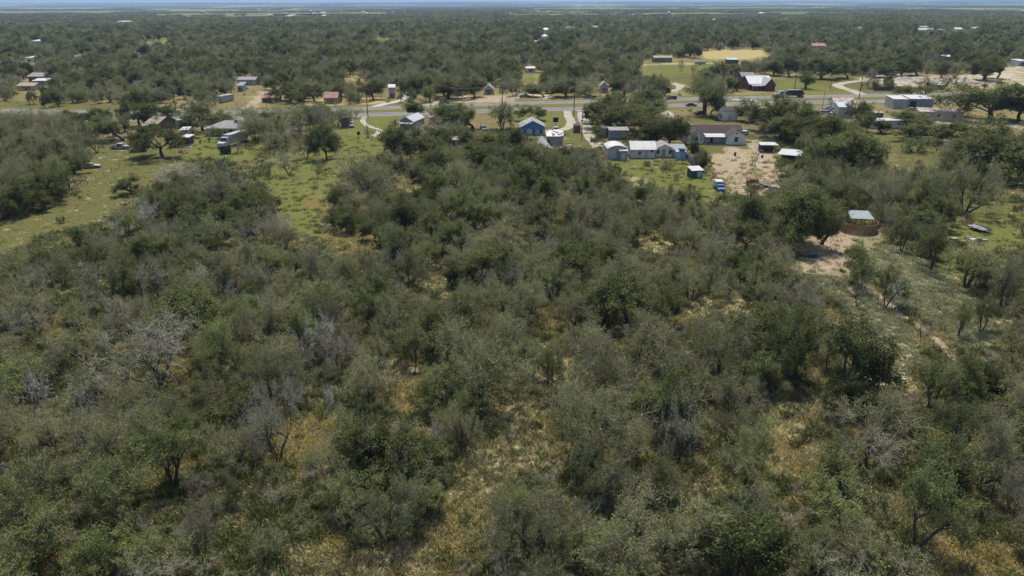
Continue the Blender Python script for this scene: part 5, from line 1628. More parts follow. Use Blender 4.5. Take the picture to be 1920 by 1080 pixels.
PL1 = [(58, 205, 187, "pole at the highway before the two roofs in the woods"), (330, 206, 170, "dark pole beside the lane mouth beyond the ranch house"), (574, 213, 170, "pole rising out of the roadside trees left of the yellow house"),
       (690, 219, 165, "tall dark pole where the dirt lane meets the highway"), (1076, 218, 147, "tallest dark pole beside the gravel loop of the blue house"),
       (1350, 195, 136, "dark pole behind the tall roadside tree"), (1488, 178, 133, "leaning dark pole behind the tipper truck"), (1610, 186, 135, "dark pole at the access road mouth"), (1842, 177, 135, "tall dark pole before the gravel yard")]
tops = []
for i, (x, yb, yt, lb) in enumerate(PL1):
    p, H = pole(lb, x, yb, yt); tops.append((p, H))
PL2 = [(808, 202, 156, "dark pole between the dark roadside tree and the drive"), (942, 197, 160, "dark pole behind the light round roadside tree"), (1198, 176, 143, "thin pole above the dark roadside oaks")]
tops2 = []
for (x, yb, yt, lb) in PL2:
    p, H = pole(lb, x, yb, yt); tops2.append((p, H))
for (x, yb, yt, lb, tr) in ((1090.5, 260, 205, "service pole with transformer beside the paved drive", True), (1498, 190, 160, "short service pole right of the tipper truck", False), (1541, 208, 169, "service pole beside the parked cars", False), (1724, 204, 178, "service pole at the tan mobile home", False),
                        (1806, 168, 135, "bare pole in front of the pale heap", False), (1731, 168, 136, "bare pole behind the roadside tree by the dark fence", False), (311, 200, 180, "short pole beyond the lane mouth", False), (500, 200, 172, "short pole at the sandy drive", False),
                        (1556, 170, 143, "thin pole with lamp by the small shrubs of the green", False), (690, 258, 232, "short weathered pole in the meadow", False), (1042, 240, 228, "short thin pole behind the pickup of the blue house", False), (1660, 124, 106, "far thin pole at the yards", False)):
    pole(lb, x, yb, yt, arm=tr, trafo=tr, r=.13 if tr else .1, name="service_pole")
def cables(tp, name, label):
    for x in (-1.15, .5, 1.15):
        mb = MB()
        for (p0, h0), (p1, h1) in zip(tp[:-1], tp[1:]):
            a = np.array([p0[0] + x, p0[1], h0 - .35]); b = np.array([p1[0] + x, p1[1], h1 - .35])
            n_ = 14
            prev = a
            for k in range(1, n_ + 1):
                t = k / n_
                c_ = a + (b - a) * t; c_[2] -= 4 * 1.6 * t * (1 - t)
                mb.tube(prev, c_, .022, .022, BLACK, 3); prev = c_
        mb.build(name, label=label, category="cable", group=label)
cables(tops, "power_cable", "thin power cable sagging between the poles along the highway")
cables([tops2[0], tops2[1], tops2[2]], "power_cable", "thin power cable of the second pole row beyond the highway")

# ------------------------------------------------------------------ trees one can point to
TNAME = {'mesquite': 'mesquite_tree', 'oak': 'live_oak', 'elm': 'leafy_tree', 'half': 'thin_mesquite', 'dead': 'dead_tree', 'bush': 'shrub'}
TCAT = {'bush': 'shrub'}
trees = []          # x, y, crown radius, height, kind, label
def T(kind, cx, top, wpx, base, label):
    p = at(cx, base)
    zc = depth(p + np.array([0, 0, 4.0]))
    rad = wpx * zc / FPX / 2 * ((1.5 if kind == 'oak' and wpx > 48 and base > 210 else (1.3 if base > 210 else 1.08)) if base < 330 and kind in ('oak', 'mesquite', 'elm') and wpx > 25 else 1.12)
    lo, hi = .5, 30.0
    for _ in range(25):
        mid = (lo + hi) / 2
        if project(np.array([[p[0], p[1], mid]]))[1][0] > top: lo = mid
        else: hi = mid
    h = (lo + hi) / 2
    h = min(h * (1.1 if base < 330 else 1.0), rad * 3.2 + 2)
    trees.append((p[0], p[1], rad, max(h, 1.0), kind, label))

# foreground and wood
T('dead', 62, 695, 90, 782, "pale bleached dead tree, outer one of the pair at the edge of the wood")
T('dead', 140, 688, 100, 785, "pale bleached dead tree, inner one of the pair at the edge of the wood")
T('half', 300, 585, 215, 727, "broad grey twiggy mesquite with dark trunk over the small orange gap")
T('elm', 415, 600, 110, 722, "dense green tree right beside the broad grey twiggy mesquite")
T('dead', 450, 500, 75, 570, "grey dead crown rising behind the dark green tree")
T('dead', 592, 578, 80, 690, "slender dead tree with a thin forked dark stem")
T('oak', 372, 535, 140, 622, "dark green dense tree behind the broad grey twiggy mesquite")
T('half', 235, 575, 90, 640, "grey thin mesquite in the dense brush near the dark green tree")
T('half', 525, 700, 120, 865, "thin crowned mesquite on a bare dark trunk above the grassy glade")
T('elm', 330, 770, 150, 905, "light green leafy tree behind the broken dead trunk")
T('elm', 90, 880, 190, 1010, "broad green crown in the corner of the wood nearest the camera")
T('elm', 220, 850, 180, 985, "broad green crown beside the corner crown")
T('elm', 60, 990, 170, 1100, "green crown at the very bottom corner of the wood")
T('elm', 200, 990, 160, 1095, "green crown at the bottom edge next to the corner crown")
T('half', 380, 950, 85, 1035, "small grey half dead mesquite beside the broken dead trunk")
T('bush', 505, 990, 85, 1055, "small dark round shrub at the rim of the flowered glade")
T('dead', 235, 1045, 80, 1095, "small bleached dead bush at the bottom edge")
T('oak', 690, 770, 130, 905, "dark green oak above the curved clearing, outermost of its dark clump")
T('oak', 790, 790, 120, 900, "dark green oak in the middle of the dark clump above the curved clearing")
T('mesquite', 725, 870, 150, 1010, "full grey green mesquite at the edge of the curved clearing")
T('mesquite', 868, 750, 95, 850, "grey green mesquite overhanging the narrow end of the clearing")
T('mesquite', 620, 800, 110, 930, "grey green mesquite between the glade and the dark clump")
T('mesquite', 1000, 895, 165, 1045, "round grey green mesquite standing alone in the flowered clearing")
T('bush', 1010, 1045, 90, 1095, "low green shrub below the round mesquite at the bottom edge")
T('mesquite', 1105, 678, 190, 880, "large grey green mesquite right of the clearing's narrow end")
T('half', 1275, 690, 130, 865, "grey half bare mesquite hanging over a dark twisted trunk")
T('mesquite', 1150, 855, 150, 960, "wide low mesquite below the large grey green one")
T('mesquite', 1210, 935, 235, 1085, "very wide pale mesquite at the bottom edge of the wood")
T('mesquite', 900, 590, 190, 745, "big feathery grey mesquite in the middle of the wood")
T('mesquite', 958, 500, 105, 608, "pale mesquite behind the big feathery grey one")
T('mesquite', 725, 540, 95, 640, "mesquite on a slim dark stem above the bright straw gap")
T('mesquite', 695, 635, 115, 745, "dark round mesquite at the small orange gap")
T('oak', 1175, 515, 130, 608, "wide dark green oak in the middle of the wood")
T('oak', 1245, 522, 100, 600, "dark green oak joined to the wide dark oak")
T('mesquite', 1097, 588, 90, 655, "small grey mesquite left of the orange gap")
T('elm', 1030, 620, 60, 748, "slender upright dark young tree on the straw gap")
T('mesquite', 1215, 588, 150, 700, "long pale mesquite crown, first of the pale row")
T('mesquite', 1345, 590, 150, 695, "long pale mesquite crown, second of the pale row")
T('elm', 835, 672, 85, 765, "bright green small tree under the big feathery mesquite")
T('half', 1498, 520, 95, 600, "soft grey green bush tree at the paddock rim")
T('oak', 1490, 575, 110, 715, "dark green oak, outer of the dark pair by the paddock")
T('oak', 1585, 585, 160, 745, "large dark green oak, nearest the bare ground of the paddock")
T('elm', 1598, 450, 85, 535, "several stemmed tree at the start of the paddock path")
T('half', 1606, 505, 50, 575, "leaning dark bare trunk with few leaves at the paddock path")
T('elm', 1660, 488, 60, 575, "leafy tree with a dead limb beside the paddock path")
T('dead', 1672, 505, 70, 580, "bleached dead limbs sticking out beside the paddock path tree")
T('half', 1728, 578, 55, 640, "small olive brown round tree standing alone by the path")
T('elm', 1797, 558, 46, 630, "small dark tree, first of the pair where the path ends")
T('elm', 1838, 545, 62, 623, "small dark tree, second of the pair where the path ends")
T('elm', 1742, 662, 95, 765, "dark airy tree with several dark stems below the path")
T('elm', 1795, 740, 110, 850, "dark airy tree below the end of the path")
T('mesquite', 1640, 722, 185, 835, "wide grey mesquite below the bare ground of the paddock")
T('elm', 1395, 790, 120, 925, "tall dark leafy tree on several stems in the straw gap")
T('half', 1620, 782, 200, 875, "wide grey twiggy mesquite with a dark shaded core")
T('elm', 1565, 892, 130, 985, "small leafy tree on a thin stem in the flowered gap")
T('elm', 1718, 860, 145, 1025, "tall dark green tree beside the yellow flower patch")
T('mesquite', 1835, 770, 120, 915, "tall mesquite with crossing dark stems near the side edge")
T('half', 1895, 865, 85, 980, "thin mesquite with dark leaning stems at the side edge")
T('mesquite', 1405, 925, 150, 1050, "grey green mesquite under the tall dark leafy tree")
T('mesquite', 1640, 990, 210, 1095, "wide grey mesquite at the bottom edge near the flower patch")
T('elm', 1520, 985, 90, 1075, "bright green low crown at the bottom edge")
T('dead', 205, 610, 80, 700, "grey dead crown in the dense brush left of the broad twiggy mesquite")
T('dead', 660, 705, 90, 800, "grey dead hanging crown beside the small orange gap")
T('half', 640, 610, 90, 700, "thin grey mesquite beside the slender dead tree")
T('half', 300, 480, 80, 560, "pale thin mesquite in the brush below the mown strip")
T('dead', 160, 500, 70, 560, "small pale dead tree in the brush below the mown strip")
T('half', 60, 560, 100, 640, "pale thin mesquite near the side edge of the wood")
T('dead', 30, 800, 90, 890, "pale bleached dead tree at the side edge above the green corner crowns")
# around the mown strip and the meadow
T('dead', 318, 296, 60, 352, "bare dead tree with two dark stems standing in the mown strip")
T('dead', 425, 320, 40, 372, "leaning broken dead trunk with bare limbs at the meadow")
T('half', 385, 300, 90, 352, "grey twiggy tree at the far end of the mown strip")
T('dead', 255, 385, 80, 465, "grey bare tree on a dark trunk at the lower rim of the mown strip")
T('dead', 290, 370, 60, 425, "second grey bare tree at the lower rim of the mown strip")
T('oak', 246, 326, 52, 364, "dark green low oak standing in the mown strip")
T('bush', 115, 403, 16, 418, "small round shrub alone on the mown strip")
T('bush', 162, 278, 36, 298, "small dark shrub tree at the meadow of old cars")
T('half', 400, 335, 60, 400, "grey tree on a thin trunk behind the bare trees")
T('oak', 232, 218, 72, 264, "broad dark low tree with drooping leaves behind the white pickup")
T('oak', 305, 236, 80, 293, "big round dark tree at the end of the mown strip")
T('oak', 262, 190, 55, 235, "dark tree left of the tan roofed house"); T('oak', 300, 196, 55, 236, "dark tree behind the tan roofed house")
T('elm', 378, 184, 60, 228, "light green tree between the highway and the camper")
T('oak', 380, 212, 60, 245, "dark tree beside the pale roof of the ranch house")
T('oak', 420, 210, 28, 232, "small round dark tree at the highway behind the ranch house")
T('elm', 411, 238, 26, 260, "small bright green tree before the ranch house wall")
T('elm', 365, 240, 26, 258, "bright green shrub tree left of the ranch house")
T('half', 445, 258, 28, 288, "grey round tree before the white tractor")
T('elm', 393, 255, 9, 267, "tiny tree on the mown yard of the ranch house")
T('mesquite', 500, 205, 80, 268, "big grey green tree between the ranch house and the meadow")
T('mesquite', 478, 218, 50, 262, "grey green tree covering the end of the ranch house")
T('mesquite', 560, 200, 70, 250, "grey green roadside tree left of the highway pole")
T('half', 610, 193, 60, 255, "grey topped tree right of the highway pole")
T('half', 560, 228, 50, 268, "grey brown crowned tree at the meadow's upper rim")
T('oak', 613, 240, 48, 300, "dark tree with a leaning trunk standing in the meadow")
T('half', 543, 275, 52, 330, "round grey bush tree in the meadow with orange grass")
T('half', 596, 285, 24, 332, "narrow small tree in the meadow")
T('bush', 500, 302, 26, 336, "small dark shrub tree at the meadow's outer side")
T('mesquite', 575, 262, 50, 300, "grey green tree between the meadow shrubs")
T('half', 665, 200, 30, 222, "thin roadside tree left of the dirt lane")
T('half', 690, 235, 20, 258, "small bushy tree beside the short meadow post")
T('oak', 792, 187, 55, 222, "dark roadside tree left of the big dark oak")
T('oak', 850, 194, 66, 246, "big dark live oak at the highway, outer half"); T('oak', 888, 196, 62, 246, "big dark live oak at the highway, inner half")
T('elm', 941, 192, 52, 246, "lighter round tree next to the big dark live oak")
T('oak', 993, 200, 50, 227, "small round dark oak behind the blue house")
T('half', 810, 222, 90, 262, "grey leafless looking tree beside the pale metal roofed house")
T('oak', 740, 240, 70, 305, "dark oak at the upper corner of the wood facing the meadow")
T('oak', 920, 247, 55, 283, "dark bushy tree below the light roadside tree")
T('mesquite', 700, 278, 125, 380, "big spreading mesquite at the meadow's edge with bent trunk")
T('dead', 655, 270, 50, 335, "bent dead limbs reaching into the meadow")
T('elm', 915, 265, 60, 300, "grey green tree in the wood behind the brown roofed shed")
T('mesquite', 1000, 262, 60, 315, "grey green tree covering the foot of the collapsed shed")
T('oak', 1135, 190, 80, 238, "dark roadside oak in the middle of the oak row"); T('oak', 1170, 205, 90, 252, "dark oak behind the pale green metal shed")
T('oak', 1215, 165, 75, 205, "tall dark oak beyond the highway right of the van"); T('oak', 1212, 190, 70, 228, "dark oak in the row behind the big one")
T('oak', 1210, 222, 70, 268, "big low dark oak above the white cabin roof, outer half"); T('oak', 1255, 220, 60, 272, "big low dark oak above the white cabin roof, inner half")
T('oak', 1110, 198, 36, 230, "dark oak overhanging the paved drive")
T('elm', 1320, 138, 70, 214, "tall lighter tree at the highway before the brick house"); T('oak', 1332, 170, 44, 222, "dark lower tree beneath the tall roadside tree")
T('oak', 1308, 257, 36, 302, "round dark tree at the corner of the bungalow"); T('oak', 1311, 286, 27, 320, "smaller dark tree below the round one at the bungalow")
T('bush', 1253, 298, 30, 317, "dark shrub on the bright lawn"); T('bush', 1213, 301, 18, 312, "small shrub on the bright lawn near the cabin")
T('bush', 1268, 322, 14, 338, "bright small shrub on the lawn")
T('oak', 1405, 185, 50, 225, "dark tree at the highway right of the outbuilding"); T('oak', 1448, 185, 60, 245, "dark tree mass by the bungalow's far corner")
T('oak', 1480, 190, 70, 250, "dark tree mass next to the parked cars"); T('oak', 1462, 215, 55, 262, "dark tree beside the bungalow's end wall")
T('oak', 1505, 225, 70, 272, "large dark tree above the open shed"); T('oak', 1545, 222, 70, 280, "large dark tree before the grey barn")
T('oak', 1558, 255, 75, 318, "large dark tree right of the open shed"); T('oak', 1595, 245, 90, 322, "large dark tree left of the olive meadow")
T('oak', 1610, 192, 45, 232, "dark tree right of the rusty roofed house"); T('oak', 1625, 210, 45, 250, "dark tree covering the end of the grey barn")
T('elm', 1510, 130, 42, 166, "rounded light green tree alone on the green beyond the tipper truck")
T('elm', 1722, 146, 72, 192, "roadside tree before the dark fence and workshop")
T('oak', 1700, 205, 60, 240, "dark tree over the end of the blue trimmed mobile home"); T('oak', 1725, 225, 80, 262, "dark bushy tree beside the olive meadow"); T('bush', 1715, 255, 60, 284, "dark low bush in the olive meadow")
T('oak', 1650, 225, 35, 250, "dark bushy tree left of the blue trimmed mobile home")
T('oak', 1855, 160, 125, 228, "big spreading oak at the gravel lot"); T('oak', 1910, 165, 70, 226, "spreading oak at the side edge by the gravel lot")
T('oak', 1790, 228, 60, 270, "dark oak below the tan mobile home"); T('oak', 1845, 232, 130, 325, "very large dark oak right of the olive meadow"); T('oak', 1910, 255, 80, 330, "dark oak at the side edge")
T('mesquite', 1810, 280, 120, 398, "very large grey green tree over the right paddock fence"); T('mesquite', 1735, 292, 100, 390, "large grey green tree left of the largest one"); T('mesquite', 1655, 300, 110, 402, "large grey green tree behind the grey blue canopy")
T('mesquite', 1560, 312, 110, 392, "grey green tree above the corral wares"); T('mesquite', 1495, 318, 90, 388, "grey green tree over the row of white wrecks")
T('oak', 1475, 345, 130, 462, "large oak left of the round pen"); T('oak', 1540, 365, 90, 458, "oak touching the round pen gate"); T('oak', 1420, 350, 90, 440, "oak at the lower end of the dirt yard")
T('elm', 1745, 402, 90, 505, "yellowish green tree behind the paddock fence"); T('elm', 1810, 455, 90, 540, "green tree behind the paddock fence near the cream sheets"); T('mesquite', 1880, 470, 110, 580, "grey green tree at the side edge above the paddock corner")
T('elm', 1690, 400, 50, 470, "small green tree at the upper paddock fence")
# beyond the highway
for (k, cx, top, w, b, lb) in (('oak', 1020, 160, 60, 182, "trees shading the pale gravel lot"), ('oak', 545, 155, 70, 190, "dark oak group left of the yellow house"), ('oak', 590, 160, 60, 190, "dark oak touching the yellow house"),
    ('elm', 640, 150, 60, 190, "fresh green tree behind the yellow house"), ('oak', 515, 143, 38, 168, "round dark tree at the sandy drive"), ('elm', 388, 170, 32, 190, "bright green tree left of the white box trailer"), ('elm', 516, 168, 32, 186, "bright green small tree above the rust orange roof"),
    ('dead', 346, 158, 22, 200, "tall pale dead trees beyond the lane mouth"), ('elm', 752, 172, 18, 192, "small tree right of the concrete drive"), ('elm', 772, 168, 20, 192, "small dark tree right of the grey garage"),
    ('half', 1277, 108, 22, 134, "slender trees in the middle of the green field"), ('half', 1300, 116, 14, 142, "thin single tree in the green field"), ('oak', 1302, 88, 30, 110, "dark tree at the edge of the golden field"),
    ('oak', 1665, 142, 22, 166, "dark small tree on the overgrown mound"), ('bush', 1635, 147, 40, 167, "overgrown green mound behind the dark fence"), ('bush', 1660, 150, 40, 168, "second part of the overgrown mound"),
    ('oak', 1820, 100, 22, 130, "tree at the upper gravel yard"), ('oak', 1845, 104, 70, 150, "wide tree in the middle of the gravel yards"), ('oak', 1720, 104, 60, 142, "large green tree in the row beyond the pale track"), ('oak', 1765, 115, 34, 148, "leaning stemmed tree in the row beyond the pale track"), ('oak', 1690, 112, 44, 142, "tree left in the row beyond the pale track"),
    ('elm', 1875, 150, 20, 163, "small round tree at the gravel yard edge"), ('elm', 1845, 156, 13, 168, "little dark tree before the tan heap"), ('elm', 1810, 156, 15, 168, "little dark tree before the pale heap"), ('elm', 1903, 155, 22, 168, "small tree at the side edge of the gravel yard"),
    ('oak', 1480, 100, 60, 145, "dark oak wood edge beyond the brick house"), ('oak', 1540, 105, 70, 148, "dark oaks behind the light green tree"), ('oak', 1590, 108, 60, 148, "dark oaks at the access road"), ('oak', 1450, 112, 50, 142, "dark oak behind the brick house")):
    T(k, cx, top, w, b, lb)

for (k, cx, top, w, b, lb) in (('mesquite', 40, 202, 70, 242, "grey green tree at the roadside, outermost by the side edge"), ('mesquite', 100, 200, 75, 245, "grey green roadside tree next to the outermost one"), ('oak', 175, 206, 60, 240, "dark roadside tree left of the broad drooping one"),
    ('mesquite', 470, 196, 50, 236, "grey green tree at the highway behind the ranch house end"), ('mesquite', 530, 192, 70, 234, "tall grey green tree hiding the highway left of the pole"), ('oak', 590, 196, 55, 232, "dark tree hiding the highway right of the pole"), ('mesquite', 632, 196, 50, 238, "grey green tree at the highway above the brown shed"),
    ('oak', 1385, 120, 60, 158, "dark oak left of the red brick house"), ('oak', 1350, 116, 50, 150, "dark oak at the lower edge of the green field"), ('mesquite', 660, 150, 60, 188, "grey green tree between the yellow house and the garage"), ('oak', 700, 150, 60, 188, "dark tree left of the grey garage"), ('oak', 840, 148, 70, 186, "broad tree over the dark parked car beyond the highway"),
    ('oak', 890, 150, 60, 184, "dark tree beside the pointed grey roof"), ('mesquite', 965, 148, 60, 180, "grey green tree left of the sandy lot"), ('oak', 1060, 150, 60, 182, "dark tree right of the sandy lot"), ('mesquite', 1100, 148, 60, 180, "grey green tree behind the dark red pickup"), ('oak', 1170, 140, 60, 178, "dark tree behind the white van"),
    ('oak', 1870, 108, 60, 146, "dark tree at the far end of the gravel yards"), ('mesquite', 1790, 112, 50, 146, "grey green tree over the pale heap"), ('oak', 1640, 114, 60, 144, "dark tree beside the bend of the access road")):
    T(k, cx, top, w, b, lb)

# ------------------------------------------------------------------ the wood around them
def r_of(kind, n):
    lo, hi = {'mesquite': (2.4, 4.7), 'oak': (2.5, 4.9), 'elm': (2.0, 3.8), 'half': (2.1, 4.0), 'dead': (1.5, 2.8), 'bush': (.8, 1.6)}[kind]
    return lo + (hi - lo) * RNG.random(n) ** 1.3

def kind_pick(x, y, u):
    """which kind grows where: broad drifts of each"""
    a = wob(x, y, 70) + 0.5 * wob(x + 90, y, 25)
    b = wob(x - 300, y + 200, 55)
    r = np.hypot(x, y)
    k = np.full(len(x), 0)                        # mesquite
    k = np.where((u < .20 + .22 * np.clip(a, -1, 1) + np.clip((y - 150) / 700, 0, .10)), 1, k)      # oak
    k = np.where((u > .60) & (u < .75 + .10 * np.clip(b, -1, 1)), 2, k)      # elm
    k = np.where((u >= np.where(y > 330, .66, .76)) & (u < .915), 3, k)                   # thin
    k = np.where((u >= .925) & (u < .975 - .015 * (r > 200)), 4, k)                  # dead
    left = (x < -20) & (y < 110)
    k = np.where(left & (u < .3), 2, k)
    return k
KN = ['mesquite', 'oak', 'elm', 'half', 'dead', 'bush']

# near wood: dart throwing around the hand placed crowns
pts = [(t[0], t[1], t[2]) for t in trees]
cell = 6.0
gridd = {}
def gput(x, y, r):
    gridd.setdefault((int(x // cell), int(y // cell)), []).append((x, y, r))
for x, y, r in pts: gput(x, y, r)
NEARR = 235.0
N = 33000
th = RNG.uniform(-.86, .86, N)
rr_ = np.sqrt(RNG.uniform(30 ** 2, NEARR ** 2, N))
cx_, cy_ = rr_ * np.sin(th), rr_ * np.cos(th)
px_, py_ = project(np.stack([cx_, cy_, np.full(N, 3.0)], 1))
ok = (px_ > -230) & (px_ < 2150) & (py_ < 1290) & (cy_ > 18)
cx_, cy_ = cx_[ok], cy_[ok]
gapn = wob(cx_ + 40, cy_ - 90, 26) + .5 * wob(cx_ - 15, cy_ + 60, 9)
ok = gapn > -.60
cx_, cy_ = cx_[ok], cy_[ok]
kk = kind_pick(cx_, cy_, RNG.random(len(cx_)))
rad = np.zeros(len(cx_)); 
for i in range(6):
    m = kk == i; rad[m] = r_of(KN[i], m.sum())
rad = np.where(RNG.random(len(rad)) < .3, rad * .7, rad)
hgt = rad * RNG.uniform(1.05, 1.55, len(rad)) + 1.4
hgt = np.where(kk == 4, hgt * 1.1, hgt)
bad = blocked(cx_, cy_, rad, hgt)
for t in trees:          # keep the crowns of the single trees in front of which the photo shows nothing
    if t[1] < 150 and t[4] in ('dead', 'half', 'elm', 'oak') and t[1] > 40:
        X0, Y0 = project(np.array([[t[0] - t[2] * .6, t[1], t[3] * .98], [t[0] + t[2] * .6, t[1], t[3] * .35]]))
        front = (cy_ < t[1]) & (cy_ > t[1] - 30)
        for fx in (-.7, 0, .7):
            px, py = project(np.stack([cx_ + rad * fx, cy_, hgt * (.95 if fx == 0 else .75)], 1))
            bad |= front & (px > X0[0]) & (px < X0[1]) & (py > Y0[0]) & (py < Y0[1])
cx_, cy_, kk, rad, hgt = cx_[~bad], cy_[~bad], kk[~bad], rad[~bad], hgt[~bad]
order = np.argsort(-rad + RNG.normal(size=len(rad)) * .8)
near = []
for i in order:
    x, y, r = cx_[i], cy_[i], rad[i]
    g = (int(x // cell), int(y // cell))
    good = True
    for a in (-2, -1, 0, 1, 2):
        for b in (-2, -1, 0, 1, 2):
            for (X, Y, Rr) in gridd.get((g[0] + a, g[1] + b), ()):
                lim = .60 * (r + Rr)
                if (x - X) ** 2 + (y - Y) ** 2 < lim * lim:
                    good = False; break
            if not good: break
        if not good: break
    if good:
        gput(x, y, r)
        near.append((x, y, r, hgt[i], KN[kk[i]]))

def area_of(x, y):
    px, py = project(np.array([[x, y, 0.0]])); px, py = px[0], py[0]
    marks = (("by the mown strip", at(150, 400)), ("by the sandy paddock", at(1720, 560)), ("around the flowered clearing", at(930, 920)), ("around the bottom glade", at(500, 960)), ("in the middle of the wood", at(1050, 560)),
             ("by the bright lawn and dirt yard", at(1300, 380)), ("by the green meadow", at(620, 360)), ("near the houses", at(850, 250)), ("before the ranch house", at(420, 300)), ("by the olive meadow", at(1700, 300)), ("in the dense inner brush", at(250, 620)), ("at the straw gap under the paddock", at(1480, 830)))
    best = min(marks, key=lambda m: (m[1][0] - x) ** 2 + (m[1][1] - y) ** 2)
    return best[0]
DESC = {'mesquite': "feathery grey green mesquite crowding", 'oak': "dark dense green oak crowding", 'elm': "fresh green leafy tree crowding", 'half': "thin grey twiggy mesquite", 'dead': "bare grey dead tree", 'bush': "low green shrub"}

def place(x, y, r, h, kind, label, group=None):
    P = PROTO[kind][int(RNG.integers(len(PROTO[kind])))]
    root = thing(TNAME[kind], label, TCAT.get(kind, "tree"), (x, y, 0), float(RNG.uniform(0, 6.28)), group)
    s, sz = r / P['R'], h / P['H']
    e_ = float(RNG.uniform(.84, 1.16))
    root.scale = (s * e_, s / e_, sz)
    link("trunk", P['trunk'], root)
    link("crown" if kind != 'dead' else "branches", P['crown'], root)
    return root

stuff = []         # x, y, r, h, kind for the mass
cnt = {}
for t in trees:
    place(*t); cnt[t[4]] = cnt.get(t[4], 0) + 1
vis = []
used = {}
SHORT = {'mesquite': "feathery mesquite", 'oak': "dark oak", 'elm': "green leafy tree", 'half': "thin grey mesquite", 'dead': "bare dead tree", 'bush': "shrub"}
def shorten(s):
    w = s.split()
    if len(w) <= 7: return s
    for cut in (',', ' with ', ' on ', ' over ', ' where ', ' behind ', ' beside ', ' between ', ' before ', ' above ', ' below ', ' right of ', ' left of ', ' at ', ' in ', ' by ', ' near '):
        if cut in s and len(s.split(cut)[0].split()) >= 4:
            s = s.split(cut)[0]
            if len(s.split()) <= 7: return s
    w = s.split()
    return s if len(w) <= 7 else ' '.join(w[:7] + ['the'])
LM = [(t[0], t[1], shorten(t[5])) for t in trees] + [(o.location[0], o.location[1], shorten(o['label'])) for o in COL.objects if o.get('label') and o.get('category') and o.parent is None and o.location[1] > 20 and o.get('category') not in ('cable', 'tree', 'shrub', 'junk pile')]
LM = [l for l in LM if l[2].split()[-1] not in ('the', 'a', 'of', 'in', 'at', 'by', 'and', 'with', 'its', 'to', 'near', 'from', 'behind', 'between', 'beside', 'before', 'its')]
for t in near:
    px, py = project(np.array([[t[0], t[1], t[3] * .6]]))
    d_ = math.hypot(t[0], t[1])
    inside = -10 < px[0] < 1930 and py[0] < 1085
    vis.append((-(t[2] / d_) if inside else 1.0, t))
vis.sort(key=lambda q_: q_[0])
CAP = 285
for s, t in vis:
    k = t[4]
    if s < 0 and cnt.get(k, 0) < CAP:
        cnt[k] = cnt.get(k, 0) + 1
        a = area_of(t[0], t[1])
        near_lm = min(LM, key=lambda m: (m[0] - t[0]) ** 2 + (m[1] - t[1]) ** 2)
        dd_ = math.hypot(near_lm[0] - t[0], near_lm[1] - t[1])
        size = "small" if t[2] < 2.2 else ("large" if t[2] > 3.3 else "middling")
        rel = ("behind" if t[1] > near_lm[1] + dd_ * .6 else "in front of") if abs(t[1] - near_lm[1]) > abs(t[0] - near_lm[0]) else ("left of" if t[0] < near_lm[0] else "right of")
        hop = "just " if dd_ < 6 else ("" if dd_ < 11 else "well ")
        lb = size + ' ' + SHORT[k] + ' ' + hop + rel + ' the ' + near_lm[2]
        used.setdefault(lb, []).append(place(*t, lb))
    else:
        stuff.append(t)

for lb, lst in used.items():
    if len(lst) > 1:
        for o in lst: o['group'] = lb
# farther wood, one tree each up to 1300 m
def jitter(r0, r1, step):
    xs = np.arange(-r1, r1, step)
    X, Y = np.meshgrid(xs, np.arange(0, r1, step))
    X = X.ravel() + RNG.uniform(-.48, .48, X.size) * step
    Y = Y.ravel() + RNG.uniform(-.48, .48, Y.size) * step
    r = np.hypot(X, Y)
    px, _ = project(np.stack([X, Y, np.full(len(X), 4.0)], 1))
    k = (r >= r0) & (r < r1) & (px > -160) & (px < 2080) & (Y > 10)
    return X[k], Y[k]
X, Y = jitter(NEARR, 620, 5.6)
X2, Y2 = jitter(620, 1500, 8.0)
X, Y = np.concatenate([X, X2]), np.concatenate([Y, Y2])
dens = wob(X, Y, 60) + .6 * wob(X + 500, Y, 150)
keep = (dens > -1.05) & (RNG.random(len(X)) < .93)
gx, gy = wob(X, Y, 42), wob(X - 70, Y + 900, 90)
keep &= ~((gx > .95) & (Y < 1200))
X, Y = X[keep], Y[keep]
K = kind_pick(X, Y, RNG.random(len(X)))
Rd = np.zeros(len(X))
for i in range(6):
    m = K == i; Rd[m] = r_of(KN[i], m.sum()) * np.where(np.hypot(X[m], Y[m]) > 600, 1.6, 1.2)
Hh = Rd * RNG.uniform(1.0, 1.5, len(Rd)) + 1.8
bad = np.zeros(len(X), bool)
for s in range(0, len(X), 4000):
    bad[s:s + 4000] = blocked(X[s:s + 4000], Y[s:s + 4000], Rd[s:s + 4000], Hh[s:s + 4000])
hx = np.array([t[0] for t in trees]); hy = np.array([t[1] for t in trees]); hr = np.array([t[2] for t in trees])
for a, b, c_ in zip(hx, hy, hr):
    if math.hypot(a, b) > 200:
        bad |= (X - a) ** 2 + (Y - b) ** 2 < (.75 * (c_ + 2.0)) ** 2
X, Y, K, Rd, Hh = (v[~bad] for v in (X, Y, K, Rd, Hh))

